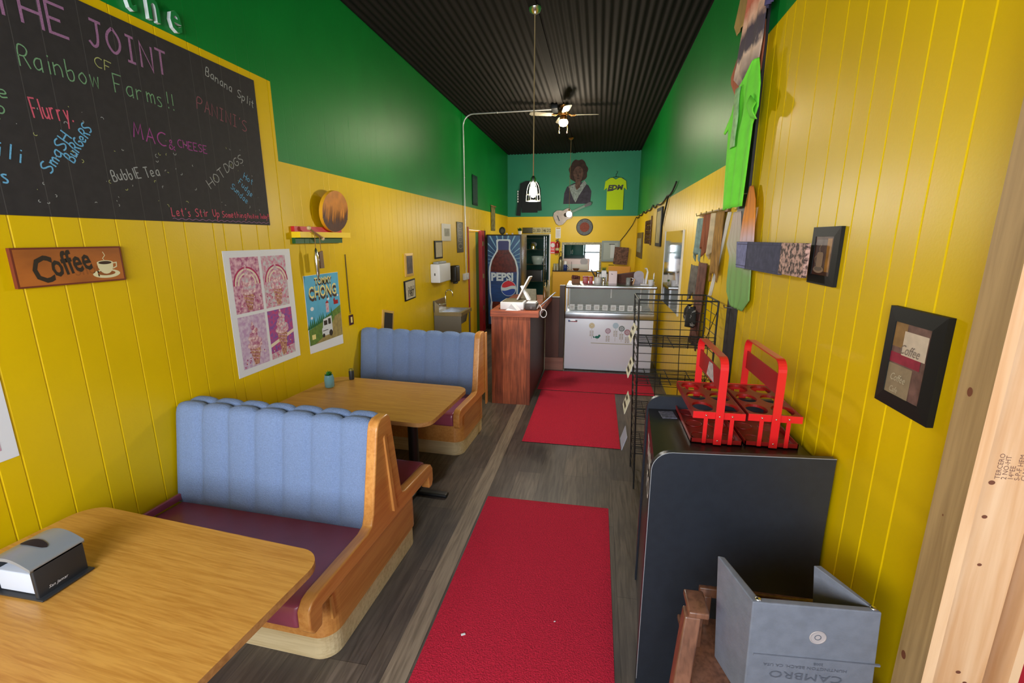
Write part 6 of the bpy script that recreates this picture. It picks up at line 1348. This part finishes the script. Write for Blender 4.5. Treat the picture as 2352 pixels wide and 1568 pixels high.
def shirt_pts(cx, top, w, h, sl, flare=0.0):
    return [(cx - w / 2, top - h), (cx + w / 2, top - h), (cx + w / 2 + flare, top - .30 * h), (cx + w / 2 + sl, top - .38 * h), (cx + w / 2 + sl * .62, top - .10 * h), (cx + w * .33, top), (cx + w * .18, top + .005), (cx, top - .05 * h), (cx - w * .18, top + .005), (cx - w * .33, top), (cx - w / 2 - sl * .62, top - .10 * h), (cx - w / 2 - sl, top - .38 * h), (cx - w / 2 - flare, top - .30 * h)]
t = thing('tee_shirt', 'bright yellow green T-shirt on a hanger high on the back wall', 'shirt', (.35, YB, 2.57))
YG = mat('yellow green cotton', rgb(184, 214, 20), .85, bump=.2, bscale=12)
m = MB(); m.prism([BW.p(u, v, .012) for u, v in shirt_pts(.35, 3.315, .40, .74, .07)], BW.n * .02, YG); bevel(m.build('cloth', None, t, clean=True), .006)
m = MB(); m.text(BW, 'EDM', .165, 3.045, .105, .0332, BLK, wscale=1.15, bold=.008, shear=.2); m.stroke(BW, [(.16, 3.02), (.30, 3.035)], .03, .0330, BLK); m.build('lettering', None, t)
m = MB(); m.tube([BW.p(.35, 3.33, .02), BW.p(.35, 3.40, .02), BW.p(.375, 3.42, .02), BW.p(.385, 3.45, .02), BW.p(.36, 3.47, .02)], .005, BLK, 6); m.tube([BW.p(.17, 3.30, .01), BW.p(.35, 3.345, .01), BW.p(.53, 3.30, .01)], .006, BLK, 6); m.build('hanger', None, t)
t = thing('sweatshirt', 'black long sleeved sweatshirt on the back wall behind the caged bulb', 'sweatshirt', (-1.72, YB, 2.47))
BKC = mat('black cotton', rgb(34, 38, 42), .9)
m = MB(); m.prism([BW.p(u, v, .01) for u, v in [(-1.94, 2.53), (-1.54, 2.53), (-1.50, 2.95), (-1.46, 3.05), (-1.52, 3.24), (-1.66, 3.29), (-1.84, 3.29), (-1.98, 3.23), (-2.0, 3.0), (-1.96, 2.9)]], BW.n * .02, BKC); m.build('body', None, t)
for s, pts in ((1, [(-1.53, 3.2), (-1.47, 3.1), (-1.43, 2.58), (-1.52, 2.57), (-1.55, 2.9)]), (-1, [(-1.97, 3.2), (-2.02, 3.0), (-2.08, 2.46), (-1.97, 2.45), (-1.93, 2.9)])):
    m = MB(); m.prism([BW.p(u, v, .031) for u, v in pts], BW.n * .018, BKC); m.build('sleeve', None, t)
m = MB(); [m.rect(BW, -2.05, 2.78 + .06 * k, -2.02, 2.82 + .06 * k, .0496, PAPER) for k in range(5)]; m.build('sleeve_print', None, t)

# half wall under the hatch with things on its ledge
t = thing('ledge_cabinet', 'yellow half-height cabinet with black ledge under the serving hatch', 'cabinet', (-.57, 11.69, 0))
MB().box((-1.10, 11.56, .001), (-.03, YB - .002, 1.088), mat('cabinet yellow', rgb(214, 160, 0), .4)).build('body', None, t); MB().box((-1.115, 11.54, 1.089), (-.015, YB - .002, 1.106), mat('black ledge', rgb(24, 24, 30), .3), .003).build('ledge', None, t)
zl = 1.1065
def ledge(name, label, cat, x, y, parts, group=None):
    t = thing(name, label, cat, (x, y, zl), group)
    for nm, mb in parts: mb.build(nm, None, t)
GLS = mat('drinking glass', rgb(190, 190, 170), .1, trans=.4)
ledge('tall_glass', 'tall clear glass on the ledge, left of a pair', 'glass', -1.07, 11.66, [('glass', MB().lathe((-1.07, 11.66, zl), [(.028, 0), (.034, .17), (.031, .17), (.025, .01), (0, .01)], GLS, 14))], 'glasses on the ledge')
ledge('tall_glass', 'tall clear glass on the ledge, right of a pair', 'glass', -1.0, 11.68, [('glass', MB().lathe((-1.0, 11.68, zl), [(.028, 0), (.034, .17), (.031, .17), (.025, .01), (0, .01)], GLS, 14))], 'glasses on the ledge')
ledge('airpot', 'tall steel pump flask with black loop handle on the ledge', 'flask', -.92, 11.66, [('body', MB().lathe((-.92, 11.66, zl), [(.05, 0), (.055, .01), (.055, .26), (.04, .28)], mat('brushed flask', rgb(130, 126, 104), .35, .6), 18)), ('pump_top', MB().lathe((-.92, 11.66, zl + .281), [(.04, 0), (.035, .06), (.02, .07)], BLK, 16)), ('handle', MB().tube([(-.92 + .04 * math.cos(a), 11.66, zl + .35 + .12 * math.sin(a)) for a in [PI * i / 10 for i in range(11)]], .008, BLK, 8))])
ledge('blue_jug', 'dark blue jug with a handle on the ledge', 'jug', -.80, 11.65, [('jug', MB().lathe((-.80, 11.65, zl), [(.038, 0), (.048, .02), (.048, .12), (.034, .15)], mat('navy glaze', rgb(30, 50, 110), .25), 16)), ('handle', MB().tube([(-.755, 11.65, zl + .03), (-.72, 11.65, zl + .07), (-.755, 11.65, zl + .12)], .007, mat('navy glaze', rgb(30, 50, 110), .25), 8))])
ledge('white_tub', 'small white tub behind the dark blue jug', 'tub', -.80, 11.755, [('tub', MB().lathe((-.80, 11.755, zl), [(.04, 0), (.045, .20), (.03, .23)], WPL, 14))])
ledge('stirring_stick', 'thin dark stick standing upright in a stand on the ledge', 'stick', -.64, 11.64, [('stick', MB().tube([(-.64, 11.64, zl + .006), (-.642, 11.64, zl + .22)], .005, DARKP, 6)), ('foot', MB().lathe((-.64, 11.64, zl), [(.05, 0), (.05, .005)], OAK, 14))])
ledge('brown_bowl', 'shallow brown bowl in the middle of the black ledge', 'bowl', -.53, 11.65, [('bowl', MB().lathe((-.53, 11.65, zl), [(.05, 0), (.085, .05), (.09, .055), (.08, .05), (.045, .01), (0, .01)], CARDB, 18))])
t = thing('side_unit', 'small white counter unit right of the yellow cabinet, holding the grass pot', 'unit', (.2, 11.6, 0))
MB().box((.0, 11.42, .001), (.25, YB - .002, 1.06), WHITE, .006).build('body', None, t)
MB().box((-.01, 11.40, 1.061), (.26, YB - .002, 1.08), mat('dark green top', rgb(24, 44, 40), .4), .003).build('top', None, t)
t = thing('grass_pot', 'small grassy plant on the white side unit by the hatch', 'potted plant', (.16, 11.55, 1.0805))
MB().lathe((.16, 11.55, 1.0805), [(.04, 0), (.05, .05), (.045, .05), (0, .045)], DARKP, 14).build('pot', None, t)
m = MB()
for i in range(40):
    a = i * 2.4; r = .02 + .05 * ((i * 7) % 10) / 10; c = Vector((.16 + r * .4 * math.cos(a), 11.55 + r * .4 * math.sin(a), 1.12)); m.add([c + Vector((.004, 0, 0)), c - Vector((.004, 0, 0)), c + Vector((math.cos(a) * r, math.sin(a) * r, .10))], [(0, 1, 2)], mat('grass blade', rgb(96, 120, 50), .6))
m.build('grass', None, t)
t = thing('hatch_shutter', 'grey blue framed shutter panel hinged open right of the hatch', 'shutter', (.30, YB - .02, 1.33))
SHG = mat('grey blue shutter', rgb(132, 146, 150), .5); 
m = MB()
for a, b in (((.085, 1.335), (.125, 1.84)), ((.48, 1.335), (.52, 1.84)), ((.126, 1.335), (.479, 1.375)), ((.126, 1.80), (.479, 1.84))): m.pbox(BW, *a, *b, .03, .055, SHG)
m.build('frame', None, t)
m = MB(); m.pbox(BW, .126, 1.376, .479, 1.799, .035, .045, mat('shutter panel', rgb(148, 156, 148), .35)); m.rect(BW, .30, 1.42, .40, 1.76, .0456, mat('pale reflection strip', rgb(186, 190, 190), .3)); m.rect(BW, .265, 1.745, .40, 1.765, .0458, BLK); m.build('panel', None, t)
MB().pbox(BW, .29, 1.6, .31, 1.62, .0005, .029, BLK).build('hinge', None, t)
t = thing('bark_canvas', 'brown bark textured canvas hung crooked over the shutter corner', 'canvas', (.56, YB - .07, 1.26))
kq = Pl(BW.p(.56, 1.475, .062), (Vector((1, 0, -.07))).normalized(), Vector((.07, 0, 1)).normalized()); m = MB(); m.pbox(kq, -.17, -.21, .17, .21, 0, .02, mat('bark canvas', rgb(120, 84, 70), .7, var=.7, scale=22)); m.build('canvas', None, t)
MB().pbox(BW, .55, 1.5, .57, 1.54, .0005, .061, BLK).build('hook', None, t)
m = MB(); m.pbox(BW, .27, 1.235, .40, 1.25, .0005, .004, INK); tag(m.build('label_strip'), 'tiny black label strip under the bark canvas', 'label')
m = MB(); m.pbox(BW, .27, .98, .80, 1.215, .0005, .03, mat('amber board', rgb(226, 160, 60), .45)); tag(m.build('amber_board'), 'amber wooden board on the back wall below the bark canvas', 'board')

# ---------------------------------------------------------------- kitchen seen through the openings
t = thing('storage_rack', 'tall steel wire storage rack inside the kitchen doorway', 'rack', (-1.75, 12.6, 0))
kx0, kx1, ky0, ky1 = -2.0, -1.42, 12.35, 12.8
for x in (kx0, kx1):
    for y in (ky0, ky1): MB().tube([(x, y, .001), (x, y, 1.95)], .013, CHROME, 8).build('post', None, t)
for z in (.25, .75, 1.2, 1.6, 1.9):
    m = MB()
    for i in range(10): y = ky0 + (ky1 - ky0) * i / 9; m.tube([(kx0, y, z), (kx1, y, z)], .004, CHROME, 6)
    for x in (kx0, kx1): m.tube([(x, ky0, z), (x, ky1, z)], .006, CHROME, 6)
    m.build('shelf', None, t)
m = MB(); m.box((-1.9, 12.4, .7545), (-1.5, 12.75, 1.05), DARKP, .01); tag(m.build('storage_tub'), 'dark storage tub on the steel rack in the kitchen', 'tub')
m = MB(); m.lathe((-1.62, 12.56, 1.2045), [(.12, 0), (.16, .10), (.17, .22), (.165, .22), (.15, .10), (0, .01)], mat('frosted bowl', rgb(170, 190, 190), .3), 20); tag(m.build('mixing_bowl'), 'large frosted mixing bowl on the steel rack in the kitchen', 'bowl')
m = MB(); m.lathe((-1.75, 12.56, 1.6045), [(.11, 0), (.12, .16), (.05, .2)], CHROME, 18); tag(m.build('cooking_pot'), 'steel cooking pot on the upper shelf of the kitchen rack', 'pot')
t = thing('kitchen_cabinet', 'green wall cabinets with steel handles seen through the serving hatch', 'cabinet', (-.75, 14.2, 1.45))
for x0, x1 in ((-1.15, -.78), (-.775, -.43)):
    MB().box((x0, 14.05, 1.40), (x1, 14.398, 2.1), mat('cabinet green', rgb(0, 104, 84), .35), .006).build('cabinet_unit', None, t)
for x in (-.80, -.755): MB().tube([(x, 14.03, 1.44), (x, 14.03, 1.56)], .008, CHROME, 8).build('handle', None, t)
t = thing('kitchen_appliance', 'pinkish white appliance with grey dial seen through the serving hatch', 'appliance', (-.6, 12.6, 0))
MB().box((-1.0, 12.5, .001), (-.22, 13.1, 1.36), mat('pinkish enamel', rgb(236, 214, 222), .35), .01).build('case', None, t); MB().box((-.97, 12.485, 1.08), (-.25, 12.499, 1.22), WPL, .003).build('door', None, t); MB().lathe((-.36, 12.498, 1.29), [(.10, 0), (.10, .006)], mat('grey dial', rgb(180, 176, 190), .4), 20, (0, -1, 0)).build('dial', None, t)
